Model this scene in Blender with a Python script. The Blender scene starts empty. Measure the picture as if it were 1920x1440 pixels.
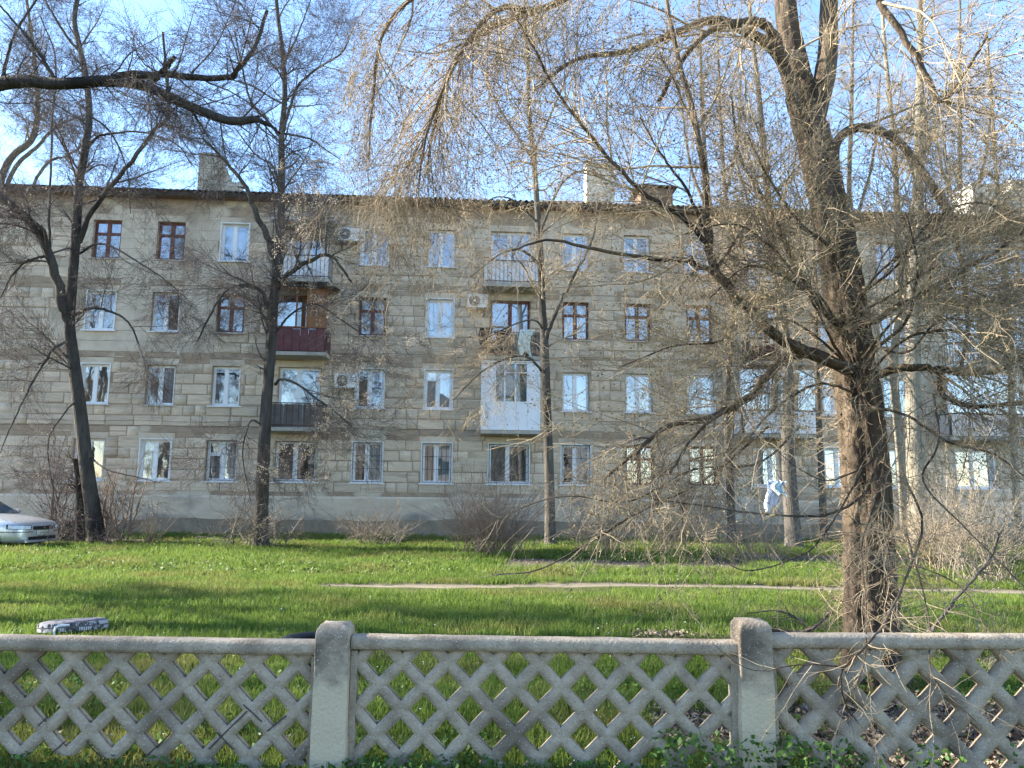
import bpy, math, random
import numpy as np
from mathutils import Matrix, Vector
rng = np.random.default_rng(7)
random.seed(7)
R = math.radians
sc = bpy.context.scene
col = sc.collection
W0, H0 = 1920.0, 1440.0

# ------------------------------------------------------------------ camera
F, PITCH, ROLL, YAW, DIST, CAMZ = 1450.0, .1412, .0091, .0604, 29.51, 1.6
cp, sp, cr, sr = math.cos(PITCH), math.sin(PITCH), math.cos(ROLL), math.sin(ROLL)
Rt = np.array([1., 0, 0]); Up = np.array([0, -sp, cp]); Fw = np.array([0, cp, sp])
RX = cr*Rt + sr*Up
UX = -sr*Rt + cr*Up
CP = np.array([0, 0, CAMZ])
cam_d = bpy.data.cameras.new('camera'); cam = bpy.data.objects.new('camera', cam_d); col.objects.link(cam)
m = Matrix.Identity(4)
for i in range(3):
    m[i][0] = RX[i]; m[i][1] = UX[i]; m[i][2] = -Fw[i]; m[i][3] = CP[i]
cam.matrix_world = m
cam_d.sensor_width = 36; cam_d.lens = F/W0*36; cam_d.clip_start = .1; cam_d.clip_end = 1500
sc.camera = cam

# ------------------------------------------------------------------ light
SUN_AZ, SUN_EL = 7.0, 29.0      # degrees behind the facade line, on the left
sd = Vector((-math.cos(R(SUN_AZ))*math.cos(R(SUN_EL)), math.sin(R(SUN_AZ))*math.cos(R(SUN_EL)), math.sin(R(SUN_EL))))
world = bpy.data.worlds.new('World'); sc.world = world; world.use_nodes = True
nt = world.node_tree; nt.nodes.clear()
sky = nt.nodes.new('ShaderNodeTexSky'); sky.sky_type = 'NISHITA'; sky.sun_disc = False
sky.sun_elevation = R(SUN_EL); sky.sun_rotation = math.atan2(sd.x, sd.y); sky.altitude = 50
sky.air_density = 1.0; sky.dust_density = .0; sky.ozone_density = 3.0
bg = nt.nodes.new('ShaderNodeBackground'); bg.inputs['Strength'].default_value = .115
wo = nt.nodes.new('ShaderNodeOutputWorld')
nt.links.new(sky.outputs[0], bg.inputs['Color']); nt.links.new(bg.outputs[0], wo.inputs['Surface'])
sun_d = bpy.data.lights.new('sun', 'SUN'); sun_d.energy = 4.4; sun_d.angle = R(.53); sun_d.color = (1, .93, .82)
sun = bpy.data.objects.new('sun', sun_d); col.objects.link(sun)
sun.rotation_euler = (-sd).to_track_quat('-Z', 'Y').to_euler(); sun.location = (-30, 10, 40)
sc.view_settings.view_transform = 'Standard'; sc.view_settings.look = 'None'
sc.view_settings.exposure = 2.32; sc.view_settings.gamma = 1; sc.view_settings.use_curve_mapping = False
sc.render.engine = 'CYCLES'
sc.cycles.max_bounces = 6; sc.cycles.transparent_max_bounces = 10; sc.cycles.diffuse_bounces = 3

# ------------------------------------------------------------------ helpers
def P(px, py, y):
    u = (px-W0/2)/F; v = (H0/2-py)/F
    d = Fw + u*RX + v*UX
    return CP + d*(y/d[1])
cy, sy = math.cos(YAW), math.sin(YAW)
def FP(px, py, off=0.0):
    """pixel -> (X, Z) on the plane parallel to the facade, off metres behind it (negative: in front)"""
    u = (px-W0/2)/F; v = (H0/2-py)/F
    d = Fw + u*RX + v*UX
    # local: lx = cy*x + sy*(y-D), ly = -sy*x + cy*(y-D)
    t = (off + cy*DIST)/(-sy*d[0] + cy*d[1])
    w = CP + d*t
    return cy*w[0] + sy*(w[1]-DIST), w[2]

def tag(o, label=None, cat=None, group=None, kind=None):
    if label: o['label'] = label
    if cat: o['category'] = cat
    if group: o['group'] = group
    if kind: o['kind'] = kind
    return o
def empty(name, loc=(0, 0, 0), rz=0, **k):
    o = bpy.data.objects.new(name, None); col.objects.link(o); o.location = loc; o.rotation_euler = (0, 0, rz)
    return tag(o, **k)
def link(name, me, parent=None, loc=None, rz=0, scale=None):
    o = bpy.data.objects.new(name, me); col.objects.link(o)
    if parent: o.parent = parent
    if loc is not None: o.location = loc
    if rz: o.rotation_euler = (0, 0, rz)
    if scale is not None: o.scale = scale
    return o
def npmesh(name, V, F4, mat=None, smooth=False, attr=None, F3=None):
    me = bpy.data.meshes.new(name)
    V = np.ascontiguousarray(V, dtype=np.float32)
    parts = []; sizes = []
    if F4 is not None and len(F4): parts.append(np.asarray(F4, dtype=np.int32).ravel()); sizes.append(np.full(len(F4), 4, np.int32))
    if F3 is not None and len(F3): parts.append(np.asarray(F3, dtype=np.int32).ravel()); sizes.append(np.full(len(F3), 3, np.int32))
    L = np.concatenate(parts); S = np.concatenate(sizes)
    me.vertices.add(len(V)); me.vertices.foreach_set('co', V.ravel())
    me.loops.add(len(L)); me.loops.foreach_set('vertex_index', L)
    me.polygons.add(len(S)); st = np.concatenate([[0], np.cumsum(S)[:-1]]).astype(np.int32)
    me.polygons.foreach_set('loop_start', st); me.polygons.foreach_set('loop_total', S)
    if smooth: me.polygons.foreach_set('use_smooth', np.ones(len(S), bool))
    me.update(calc_edges=True)
    if attr is not None:
        a = me.attributes.new('tint', 'FLOAT', 'POINT'); a.data.foreach_set('value', np.asarray(attr, np.float32))
    if mat: me.materials.append(mat)
    return me
class MB:
    def __init__(s): s.v = []; s.f = []
    def box(s, x0, x1, y0, y1, z0, z1):
        n = len(s.v)
        s.v += [(x0,y0,z0),(x1,y0,z0),(x1,y1,z0),(x0,y1,z0),(x0,y0,z1),(x1,y0,z1),(x1,y1,z1),(x0,y1,z1)]
        s.f += [tuple(n+i for i in q) for q in ((0,3,2,1),(4,5,6,7),(0,1,5,4),(1,2,6,5),(2,3,7,6),(3,0,4,7))]
        return s
    def prism(s, pts, a0, a1, axis='y'):
        """closed outline pts (u,w) extruded along axis"""
        n = len(s.v); k = len(pts)
        for a in (a0, a1):
            for (u, w) in pts:
                s.v.append((u, a, w) if axis == 'y' else ((a, u, w) if axis == 'x' else (u, w, a)))
        s.f += [tuple(range(n, n+k)), tuple(range(n+2*k-1, n+k-1, -1))]
        s.f += [(n+i, n+k+i, n+k+(i+1) % k, n+(i+1) % k) for i in range(k)]
        return s
    def quad(s, *p):
        n = len(s.v); s.v += list(p); s.f.append(tuple(range(n, n+len(p)))); return s
    def tube(s, pts, r, K=6):
        pts = np.array(pts, float)[None]; rad = np.full((1, pts.shape[1]), r) if np.isscalar(r) else np.array(r)[None]
        V, Q = tubes(pts, rad, K, np.random.default_rng(1)); n = len(s.v)
        s.v += [tuple(x) for x in V]; s.f += [tuple(n+i for i in q) for q in Q]
        s.f.append(tuple(n+i for i in range(K))[::-1]); s.f.append(tuple(len(s.v)-K+i for i in range(K)))
        return s
    def cyl(s, c, r, h, K=24, axis='z', r2=None):
        r2 = r if r2 is None else r2; n = len(s.v)
        for rr, t in ((r, 0), (r2, h)):
            for i in range(K):
                a = 2*math.pi*i/K; p, q = rr*math.cos(a), rr*math.sin(a)
                s.v.append((c[0]+p, c[1]+q, c[2]+t) if axis == 'z' else ((c[0]+p, c[1]+t, c[2]+q) if axis == 'y' else (c[0]+t, c[1]+p, c[2]+q)))
        s.f += [(n+i, n+(i+1) % K, n+K+(i+1) % K, n+K+i) for i in range(K)]
        s.f += [tuple(n+i for i in range(K))[::-1], tuple(n+K+i for i in range(K))]
        return s
    def mesh(s, name, mat, smooth=False):
        me = bpy.data.meshes.new(name); me.from_pydata([tuple(map(float, v)) for v in s.v], [], s.f); me.update()
        if mat: me.materials.append(mat)
        if smooth: me.polygons.foreach_set('use_smooth', [True]*len(me.polygons))
        return me
    def build(s, name, mat, parent=None, loc=None, rz=0, smooth=False):
        return link(name, s.mesh(name, mat, smooth), parent, loc, rz)
def norm(a): return a/np.maximum(np.linalg.norm(a, axis=-1, keepdims=True), 1e-9)
def tubes(Pts, Rad, K, g):
    """Pts (M,N,3), Rad (M,N) -> verts, quads"""
    M, N, _ = Pts.shape
    T = np.empty_like(Pts); T[:, 1:-1] = Pts[:, 2:]-Pts[:, :-2]; T[:, 0] = Pts[:, 1]-Pts[:, 0]; T[:, -1] = Pts[:, -1]-Pts[:, -2]
    T = norm(T)
    mean = norm(Pts[:, -1]-Pts[:, 0]+1e-6)
    ref = np.cross(mean, g.normal(size=(M, 3))); ref = norm(ref)[:, None, :]
    U = norm(ref-(ref*T).sum(-1, keepdims=True)*T); V = np.cross(T, U)
    a = np.arange(K)*2*math.pi/K
    ring = U[:, :, None, :]*np.cos(a)[None, None, :, None] + V[:, :, None, :]*np.sin(a)[None, None, :, None]
    verts = (Pts[:, :, None, :] + ring*Rad[:, :, None, None]).reshape(-1, 3)
    b = (np.arange(M)*N*K)[:, None, None]; i = (np.arange(N-1)*K)[None, :, None]; k = np.arange(K)[None, None, :]; k2 = (k+1) % K
    q = np.stack([b+i+k, b+i+k2, b+i+K+k2, b+i+K+k], -1).reshape(-1, 4)
    return verts, q
def noise2(n, m, oct=4, seed=0, p0=4, aspect=1):
    """smooth value noise in 0..1 on an n x m grid"""
    g = np.random.default_rng(seed); out = np.zeros((n, m)); amp = 1; tot = 0; p = p0
    for o in range(oct):
        a, b = max(2, int(p)), max(2, int(p*aspect))
        r = g.random((a+2, b+2))
        x = np.linspace(0, a, n); y = np.linspace(0, b, m)
        xi = np.minimum(x.astype(int), a); yi = np.minimum(y.astype(int), b); fx = x-xi; fy = y-yi
        fx = fx*fx*(3-2*fx); fy = fy*fy*(3-2*fy)
        v = (r[xi][:, yi]*(1-fx)[:, None]*(1-fy)[None] + r[xi+1][:, yi]*fx[:, None]*(1-fy)[None]
             + r[xi][:, yi+1]*(1-fx)[:, None]*fy[None] + r[xi+1][:, yi+1]*fx[:, None]*fy[None])
        out += v*amp; tot += amp; amp *= .5; p *= 2
    return out/tot
_NT = noise2(512, 512, 4, 99, 64)
def vn(x, y, s):   # sampled noise at world coords, feature size s metres
    X = (np.asarray(x)/s*8) % 512; Y = (np.asarray(y)/s*8) % 512
    xi = X.astype(int) % 512; yi = Y.astype(int) % 512
    return _NT[xi, yi]

# ------------------------------------------------------------------ materials
def pm(name, c1, c2, scale=5, rough=.8, bump=.2, bscale=None, stretch=(1, 1, 1), c3=None, s3=1.2, t3=(.5, .65), metal=0, spec=.3,
       tint=0, rand=0, coords='Object', trans=0, bdist=.02, coat=0):
    mt = bpy.data.materials.new(name); mt.use_nodes = True; t = mt.node_tree; N = t.nodes; L = t.links
    b = N['Principled BSDF']; out = N['Material Output']
    b.inputs['Roughness'].default_value = rough; b.inputs['Metallic'].default_value = metal
    b.inputs['Specular IOR Level'].default_value = spec
    if coat: b.inputs['Coat Weight'].default_value = coat; b.inputs['Coat Roughness'].default_value = .08
    if coords == 'World':
        tc = N.new('ShaderNodeNewGeometry'); co = tc.outputs['Position']
    else:
        tc = N.new('ShaderNodeTexCoord'); co = tc.outputs['Object']
    mp = N.new('ShaderNodeMapping'); mp.inputs['Scale'].default_value = stretch; L.new(co, mp.inputs['Vector'])
    if rand:
        oi = N.new('ShaderNodeObjectInfo'); ml = N.new('ShaderNodeVectorMath'); ml.operation = 'MULTIPLY_ADD'
        cx = N.new('ShaderNodeCombineXYZ')
        for i in range(3): L.new(oi.outputs['Random'], cx.inputs[i])
        ml.inputs[1].default_value = (37, 53, 71); L.new(cx.outputs[0], ml.inputs[0]); L.new(mp.outputs[0], ml.inputs[2]); vec = ml.outputs[0]
    else: vec = mp.outputs[0]
    nz = N.new('ShaderNodeTexNoise'); nz.inputs['Scale'].default_value = scale; nz.inputs['Detail'].default_value = 6
    nz.inputs['Roughness'].default_value = .65; L.new(vec, nz.inputs['Vector'])
    rp = N.new('ShaderNodeValToRGB'); rp.color_ramp.elements[0].position = .32; rp.color_ramp.elements[1].position = .68
    rp.color_ramp.elements[0].color = (*c1, 1); rp.color_ramp.elements[1].color = (*c2, 1); L.new(nz.outputs[0], rp.inputs[0])
    c = rp.outputs[0]
    def mixc(a, bcol, fac, mode='MIX'):
        mx = N.new('ShaderNodeMix'); mx.data_type = 'RGBA'; mx.blend_type = mode
        if isinstance(fac, (int, float)): mx.inputs[0].default_value = fac
        else: L.new(fac, mx.inputs[0])
        L.new(a, mx.inputs[6])
        if isinstance(bcol, tuple): mx.inputs[7].default_value = (*bcol, 1)
        else: L.new(bcol, mx.inputs[7])
        return mx.outputs[2]
    if c3:
        n3 = N.new('ShaderNodeTexNoise'); n3.inputs['Scale'].default_value = s3; n3.inputs['Detail'].default_value = 5; L.new(vec, n3.inputs['Vector'])
        mr = N.new('ShaderNodeMapRange'); mr.inputs[1].default_value = t3[0]; mr.inputs[2].default_value = t3[1]; L.new(n3.outputs[0], mr.inputs[0])
        c = mixc(c, c3, mr.outputs[0])
    if tint or rand:
        if tint:
            at = N.new('ShaderNodeAttribute'); at.attribute_name = 'tint'; src = at.outputs['Fac']
        else: src = oi.outputs['Random']
        amt = tint or rand
        mr = N.new('ShaderNodeMapRange'); mr.inputs[3].default_value = 1-amt; mr.inputs[4].default_value = 1+amt; L.new(src, mr.inputs[0])
        hs = N.new('ShaderNodeHueSaturation'); L.new(c, hs.inputs['Color']); L.new(mr.outputs[0], hs.inputs['Value']); c = hs.outputs[0]
    L.new(c, b.inputs['Base Color'])
    if bump:
        n2 = N.new('ShaderNodeTexNoise'); n2.inputs['Scale'].default_value = bscale or scale*3; n2.inputs['Detail'].default_value = 5; L.new(vec, n2.inputs['Vector'])
        bp = N.new('ShaderNodeBump'); bp.inputs['Strength'].default_value = bump; bp.inputs['Distance'].default_value = bdist
        L.new(n2.outputs[0], bp.inputs['Height']); L.new(bp.outputs[0], b.inputs['Normal'])
    if trans:
        tr = N.new('ShaderNodeBsdfTranslucent'); mx = N.new('ShaderNodeMixShader'); mx.inputs[0].default_value = trans
        L.new(c, tr.inputs['Color']); L.new(b.outputs[0], mx.inputs[1]); L.new(tr.outputs[0], mx.inputs[2]); L.new(mx.outputs[0], out.inputs['Surface'])
    mt['c'] = 1
    return mt
def glass(name, refl=.22):
    mt = bpy.data.materials.new(name); mt.use_nodes = True; t = mt.node_tree; N = t.nodes; L = t.links; N.remove(N['Principled BSDF'])
    out = N['Material Output']; gl = N.new('ShaderNodeBsdfGlossy'); gl.inputs['Roughness'].default_value = .01; gl.inputs['Color'].default_value = (.92, .95, 1, 1)
    tr = N.new('ShaderNodeBsdfTransparent'); tr.inputs['Color'].default_value = (.75, .8, .8, 1)
    fr = N.new('ShaderNodeFresnel'); fr.inputs['IOR'].default_value = 1.5; ad = N.new('ShaderNodeMath'); ad.operation = 'ADD'; ad.inputs[1].default_value = refl; ad.use_clamp = True
    L.new(fr.outputs[0], ad.inputs[0]); mx = N.new('ShaderNodeMixShader'); L.new(ad.outputs[0], mx.inputs[0])
    nz = N.new('ShaderNodeTexNoise'); nz.inputs['Scale'].default_value = 1.3; bp = N.new('ShaderNodeBump'); bp.inputs['Strength'].default_value = .06; bp.inputs['Distance'].default_value = .05
    tc = N.new('ShaderNodeNewGeometry'); L.new(tc.outputs['Position'], nz.inputs['Vector']); L.new(nz.outputs[0], bp.inputs['Height']); L.new(bp.outputs[0], gl.inputs['Normal'])
    L.new(tr.outputs[0], mx.inputs[1]); L.new(gl.outputs[0], mx.inputs[2]); L.new(mx.outputs[0], out.inputs['Surface'])
    return mt
M = {}
M['block'] = pm('shell_stone', (.64, .53, .40), (.50, .40, .295), 3.0, .92, .7, 14, (.8, 1, 5.5), c3=(.33, .26, .185), s3=.55, t3=(.52, .72), rand=.13, coords='World', spec=.15)
M['blockj'] = pm('shell_stone_far', (.64, .53, .40), (.50, .40, .295), 3.0, .92, .7, 14, (.8, 1, 5.5), c3=(.33, .26, .185), s3=.55, t3=(.52, .72), tint=.14, coords='World', spec=.15)
M['mortar'] = pm('wall_mortar', (.27, .20, .14), (.40, .31, .225), 4, .95, .6, 18, (1, 1, 1.5), c3=(.52, .45, .35), s3=.7, t3=(.52, .6), coords='World', spec=.1)
M['render'] = pm('cement_render', (.48, .40, .305), (.61, .52, .41), 2.2, .95, .4, 22, c3=(.33, .27, .20), s3=.5, t3=(.5, .7), coords='World', spec=.1)
M['bandr'] = pm('brown_cement_band', (.29, .215, .15), (.40, .31, .22), 2.2, .95, .5, 20, (.6, 1, 1.5), c3=(.45, .39, .31), s3=.6, t3=(.55, .7), coords='World', spec=.1)
M['plinth'] = pm('plinth_render', (.50, .405, .30), (.62, .52, .40), 1.6, .95, .3, 20, (1, 1, 2), c3=(.26, .235, .2), s3=.45, t3=(.52, .66), coords='World', spec=.1)
M['damp'] = pm('plinth_damp', (.20, .155, .11), (.31, .255, .185), 2.5, .95, .3, 20, coords='World', spec=.1)
M['white'] = pm('white_plastic', (.74, .76, .78), (.8, .81, .83), 2, .45, .02)
M['whitewall'] = pm('white_reveal', (.66, .66, .64), (.76, .76, .75), 6, .8, .1, c3=(.5, .48, .44), t3=(.6, .8))
M['brown'] = pm('brown_paint', (.10, .032, .024), (.16, .055, .038), 8, .55, .15, stretch=(1, 1, .3), c3=(.1, .035, .028), t3=(.55, .75))
M['brownp'] = pm('dark_red_panel', (.085, .03, .035), (.14, .05, .05), 5, .6, .15)
M['wood'] = pm('orange_brown_wood', (.20, .085, .035), (.30, .14, .06), 6, .6, .2, stretch=(1, 1, .15))
M['sill'] = pm('sill_concrete', (.42, .41, .38), (.55, .53, .49), 8, .85, .3)
M['sillw'] = pm('sill_white', (.66, .67, .68), (.75, .76, .77), 8, .6, .1)
M['iron'] = pm('dark_iron', (.035, .03, .03), (.08, .06, .05), 20, .6, .1)
M['roof'] = pm('roof_sheet_grey', (.05, .046, .042), (.11, .10, .09), 4, .9, .3, coords='World')
M['soffit'] = pm('soffit_wood', (.12, .07, .045), (.2, .13, .085), 3, .9, .3, coords='World')
M['fascia'] = pm('shadow_dark_board', (.035, .026, .02), (.07, .052, .04), 3, .9, .3, coords='World')  # black-brown takes in the shadow of the corrugated edge
M['chimney'] = pm('chimney_stone', (.42, .38, .31), (.31, .275, .215), 3, .9, .5, 12, coords='World', c3=(.24, .21, .17))
M['cwhite'] = pm('chimney_white', (.62, .58, .5), (.5, .46, .38), 3, .9, .3, coords='World')
M['glass'] = glass('window_glass', .26)
M['glass2'] = glass('balcony_glass', .06)
M['curtw'] = pm('sky_tinted_net_curtain', (.60, .66, .74), (.72, .76, .82), 3, .9, .05, rand=.1, stretch=(6, 1, .3))  # blue-white tone stands in for sky reflected in the panes
M['curtg'] = pm('grey_curtain', (.20, .21, .22), (.32, .33, .33), 4, .9, .05, rand=.2, stretch=(6, 1, .3))
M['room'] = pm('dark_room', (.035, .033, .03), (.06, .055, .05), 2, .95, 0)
M['concrete'] = pm('balcony_concrete', (.33, .31, .27), (.42, .4, .35), 5, .9, .5)
M['bpwhite'] = pm('white_metal_panel', (.72, .74, .78), (.8, .81, .84), 2, .45, .05)
M['bpgrey'] = pm('old_grey_sheet', (.10, .085, .08), (.18, .155, .145), 3, .8, .3)
M['bppink'] = pm('faded_pink_panel', (.58, .5, .46), (.68, .6, .55), 2, .7, .1)
M['ac'] = pm('air_conditioner_white', (.66, .66, .63), (.76, .76, .74), 5, .5, .02)
M['acd'] = pm('air_conditioner_grille', (.1, .1, .1), (.16, .16, .16), 5, .6, 0)

# ------------------------------------------------------------------ ground
def soilmask(x, y):
    m = np.zeros_like(x)
    n = vn(x, y, 3.0)-.5; n2 = vn(x+50, y-20, .9)-.5
    def blob(cx, cy_, rx, ry): return 1-np.sqrt(((x-cx)/rx)**2+((y-cy_)/ry)**2)
    m = np.maximum(m, np.clip((y-26.6-.035*(x+2)+n*2.5)/1.2, 0, 1)*np.clip((x+6)/3, 0, 1)*.55)       # strip at the wall
    m = np.maximum(m, np.clip(blob(2.6, 18.3, 4.2, 1.5)*3+n2*3, 0, 1))                          # bed by the shrubs
    m = np.maximum(m, np.clip(blob(8.5, 20, 5, 2)*3+n2*3, 0, 1)*.8)
    m = np.maximum(m, np.clip(blob(4.0, 5.35, 3.4, 1.25)*3+n2*3.5, 0, 1))                        # litter under the big tree
    m = np.maximum(m, np.clip(blob(-17.5, 24.8, 9, 2.2)*3+n2*3, 0, 1))                           # parking place
    yp = 14.0 + .35*np.sin(x*.35) - .02*x
    path = np.clip((.28-np.abs(y-yp)+n2*.35)/.12, 0, 1)*np.clip((x+3.6+n2*2)/.8, 0, 1)
    return m, path
def hgt(x, y):
    return (vn(x, y, 6.0)-.5)*.10*np.clip((y-5.5)/6, 0, 1) + (vn(x+9, y+31, 1.2)-.5)*.03*np.clip((y-5.2)/3, 0, 1)
xs = np.concatenate([[-400, -200, -100, -60], np.arange(-34, 36.01, .3), [60, 100, 200, 400]])
ys = np.concatenate([[-150, -60, -20, -4], np.arange(0, 36.01, .24), [60, 120, 260, 600]])
GX, GY = np.meshgrid(xs, ys, indexing='ij')
sm, pth = soilmask(GX, GY)
GZ = hgt(GX, GY) - .03*pth
V = np.stack([GX, GY, GZ], -1).reshape(-1, 3); nx, ny = GX.shape
I = (np.arange(nx-1)[:, None]*ny+np.arange(ny-1)[None]).ravel()
Q = np.stack([I, I+ny, I+ny+1, I+1], -1)
gm = pm('lawn_soil', (.045, .06, .018), (.08, .075, .035), 9, .95, .5, 40, coords='World', spec=.1)
N = gm.node_tree.nodes; L = gm.node_tree.links; b = N['Principled BSDF']
base = b.inputs['Base Color'].links[0].from_socket
for nm, cc in (('soil', (.12, .095, .07)), ('path', (.21, .175, .13))):
    at = N.new('ShaderNodeAttribute'); at.attribute_name = nm
    nz = N.new('ShaderNodeTexNoise'); nz.inputs['Scale'].default_value = 12; nz.inputs['Detail'].default_value = 6
    cr_ = N.new('ShaderNodeValToRGB'); cr_.color_ramp.elements[0].color = (*[q*.65 for q in cc], 1); cr_.color_ramp.elements[1].color = (*[min(1, q*1.3) for q in cc], 1)
    L.new(nz.outputs[0], cr_.inputs[0])
    mx = N.new('ShaderNodeMix'); mx.data_type = 'RGBA'; L.new(at.outputs['Fac'], mx.inputs[0]); L.new(base, mx.inputs[6]); L.new(cr_.outputs[0], mx.inputs[7]); base = mx.outputs[2]
L.new(base, b.inputs['Base Color'])
me = npmesh('ground', V, Q, gm, True)
for nm, arr in (('soil', sm), ('path', pth)):
    a = me.attributes.new(nm, 'FLOAT', 'POINT'); a.data.foreach_set('value', arr.ravel().astype(np.float32))
tag(link('ground', me), 'flat lawn ground with bare soil by the wall', kind='structure')

# ------------------------------------------------------------------ apartment building
B = empty('apartment_building', (0, DIST, 0), YAW, label='long four-storey stone block apartment house with balconies and corrugated roof', cat='building')
SILL0, FLR, WH = 1.98, 2.8, 1.5
XL, XR, ZT = -27.0, 33.0, 12.0
ZT = FP(960, 376, -.45)[1] - .12
PL = 1.55
holes = []        # x0,x1,z0,z1
wins = []         # holes + type info
def addwin(xc, w, row, typ, curt, h=WH, dz=0, extra=None):
    z0 = SILL0+row*FLR+dz
    holes.append((xc-w/2, xc+w/2, z0, z0+h)); wins.append((xc-w/2, xc+w/2, z0, z0+h, typ, curt, row, extra or {}))
cw = 1.03
spec = {  # col: [row0,row1,row2,row3]  (type, curtain)
 -15.6: [('w', 'd'), ('w', 'g'), ('w', 'g'), ('b', 'w')],
 -13.2: [('w', 'g'), ('w', 'hr'), ('w', 'hl'), ('b', 'hr')],
 -10.79: [('wt', 'w'), ('w', 'g'), ('b', 'w'), ('w', 'w')],
 -5.42: [('w', 'hr'), ('w', 'g'), ('b', 'w'), ('w', 'w')],
 -2.82: [('w', 'hr'), ('w', 'w'), ('w', 'w'), ('w', 'w')],
 2.47: [('w', 'hr'), ('w', 'hr'), ('b', 'g'), ('w', 'g')],
 4.94: [('b', 'd'), ('w', 'g'), ('b', 'd'), ('w', 'g')],
 7.41: [('b', 'd'), ('w', 'g'), ('b', 'd'), ('w', 'w')],
 12.8: [('w', 'd'), ('w', 'd'), ('b', 'd'), ('w', 'g')],
 15.3: [('w', 'g'), ('w', 'd'), ('w', 'd'), ('w', 'w')],
 20.9: [('w', 'd'), ('b', 'd'), ('w', 'd'), ('b', 'g')],
 23.4: [('w', 'g'), ('w', 'd'), ('w', 'd'), ('w', 'w')],
}
for xc, rows in spec.items():
    for r_, (t_, c_) in enumerate(rows):
        addwin(xc, cw if r_ else 1.1, r_, t_, c_)
BAL = [-8.07, -.1, 10.15, 18.3]
for i, xc in enumerate(BAL):
    addwin(xc, 1.52, 0, 'w', ['d', 'g', 'w', 'g'][i])
    for r_ in (1, 2, 3):
        typ = 'w'
        if (i, r_) in ((1, 2),): typ = 'b'
        if (i, r_) == (0, 2): typ = 'o'
        if (i, r_) == (2, 2): typ = 'b'
        addwin(xc, 1.55, r_, typ, ['hr', 'w', 'g'][(i+r_) % 3], h=WH+.85, dz=-.85, extra={'door': 1})

def wallgrid(mb, x0, x1, z0, z1, hs, y):
    X = sorted({x0, x1, *[h[0] for h in hs], *[h[1] for h in hs]}); Z = sorted({z0, z1, *[h[2] for h in hs], *[h[3] for h in hs]})
    X = [x for x in X if x0 <= x <= x1]; Z = [z for z in Z if z0 <= z <= z1]
    for a, b_ in zip(X, X[1:]):
        for c, d in zip(Z, Z[1:]):
            mx_, mz = (a+b_)/2, (c+d)/2
            if any(h[0] < mx_ < h[1] and h[2] < mz < h[3] for h in hs): continue
            mb.quad((a, y, c), (b_, y, c), (b_, y, d), (a, y, d))
    for h in hs:
        a, b_, c, d = h
        for q in (((a, y, c), (a, y, d), (a, y+.5, d), (a, y+.5, c)), ((b_, y, c), (b_, y+.5, c), (b_, y+.5, d), (b_, y, d)),
                  ((a, y, d), (b_, y, d), (b_, y+.5, d), (a, y+.5, d)), ((a, y, c), (a, y+.5, c), (b_, y+.5, c), (b_, y, c))):
            mb.quad(*q)
mb = MB(); wallgrid(mb, XL, XR, .0, ZT, holes, 0.0)
wall = mb.build('wall', M['mortar'], B)
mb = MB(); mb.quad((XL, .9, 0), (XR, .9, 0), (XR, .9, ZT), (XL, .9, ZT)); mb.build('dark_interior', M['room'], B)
mb = MB(); mb.quad((XL, 11, 0), (XL, 0, 0), (XL, 0, ZT), (XL, 11, ZT)); mb.quad((XR, 0, 0), (XR, 11, 0), (XR, 11, ZT), (XR, 0, ZT)); mb.quad((XL, 11, 0), (XL, 11, ZT), (XR, 11, ZT), (XR, 11, 0))
mb.build('end_wall', M['mortar'], B)
# floors inside (stop light leaking from storey to storey)
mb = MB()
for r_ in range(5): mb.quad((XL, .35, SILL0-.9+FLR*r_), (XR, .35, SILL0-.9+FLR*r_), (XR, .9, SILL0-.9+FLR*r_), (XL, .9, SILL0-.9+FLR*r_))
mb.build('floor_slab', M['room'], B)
# plinth : slightly proud cement band
mb = MB(); mb.box(XL, XR, -.05, -.002, -.3, PL-.18)
mb.prism([(-.05, PL-.18), (-.002, PL-.18), (-.002, PL-.10)], XL, XR, 'x')
mb.build('plinth', M['plinth'], B)
# dark splash zone, uneven upper edge
mb = MB(); g_ = np.linspace(XL, XR, 400); hh = .30+.5*vn(g_, g_*0+3, 7.0)+.12*vn(g_, g_*0+9, 1.0)
for i in range(len(g_)-1): mb.quad((g_[i], -.054, -.3), (g_[i+1], -.054, -.3), (g_[i+1], -.054, hh[i+1]), (g_[i], -.054, hh[i]))
mb.build('damp_stain', M['damp'], B)

# stone blocks: courses of 0.40 m
def block_mesh(seed):
    g = np.random.default_rng(seed); e = .035
    j = lambda: g.uniform(-.008, .008)
    b0 = [(0+j(), 0.0, 0+j()), (1+j(), 0.0, 0+j()), (1+j(), 0.0, 1+j()), (0+j(), 0.0, 1+j())]
    f0 = [(e*.5+abs(j()), -1.0, e+abs(j())*3), (1-e*.5-abs(j()), -1.0, e+abs(j())*3), (1-e*.5-abs(j()), -1.0, 1-e-abs(j())*3), (e*.5+abs(j()), -1.0, 1-e-abs(j())*3)]
    c = (.5, -1.25, .5)
    return b0+f0+[c], [(4, 5, 8), (5, 6, 8), (6, 7, 8), (7, 4, 8), (0, 1, 5, 4), (1, 2, 6, 5), (2, 3, 7, 6), (3, 0, 4, 7)]
BM = [block_mesh(s) for s in range(6)]
BME = []
for s, (v, f) in enumerate(BM):
    me = bpy.data.meshes.new('stone_block'); me.from_pydata(v, [], f); me.update(); me.materials.append(M['block']); BME.append(me)
CH = .4; g = np.random.default_rng(3)
blocks = []
z = PL+.03
hpad = [(a-.03, b_+.03, c-.08, d+.03) for a, b_, c, d in holes]
lint = [(a-.14, b_+.14, d, d+.27) for a, b_, c, d in holes]     # smooth cement lintel zone without blocks
skip = hpad+lint
k = 0
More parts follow.
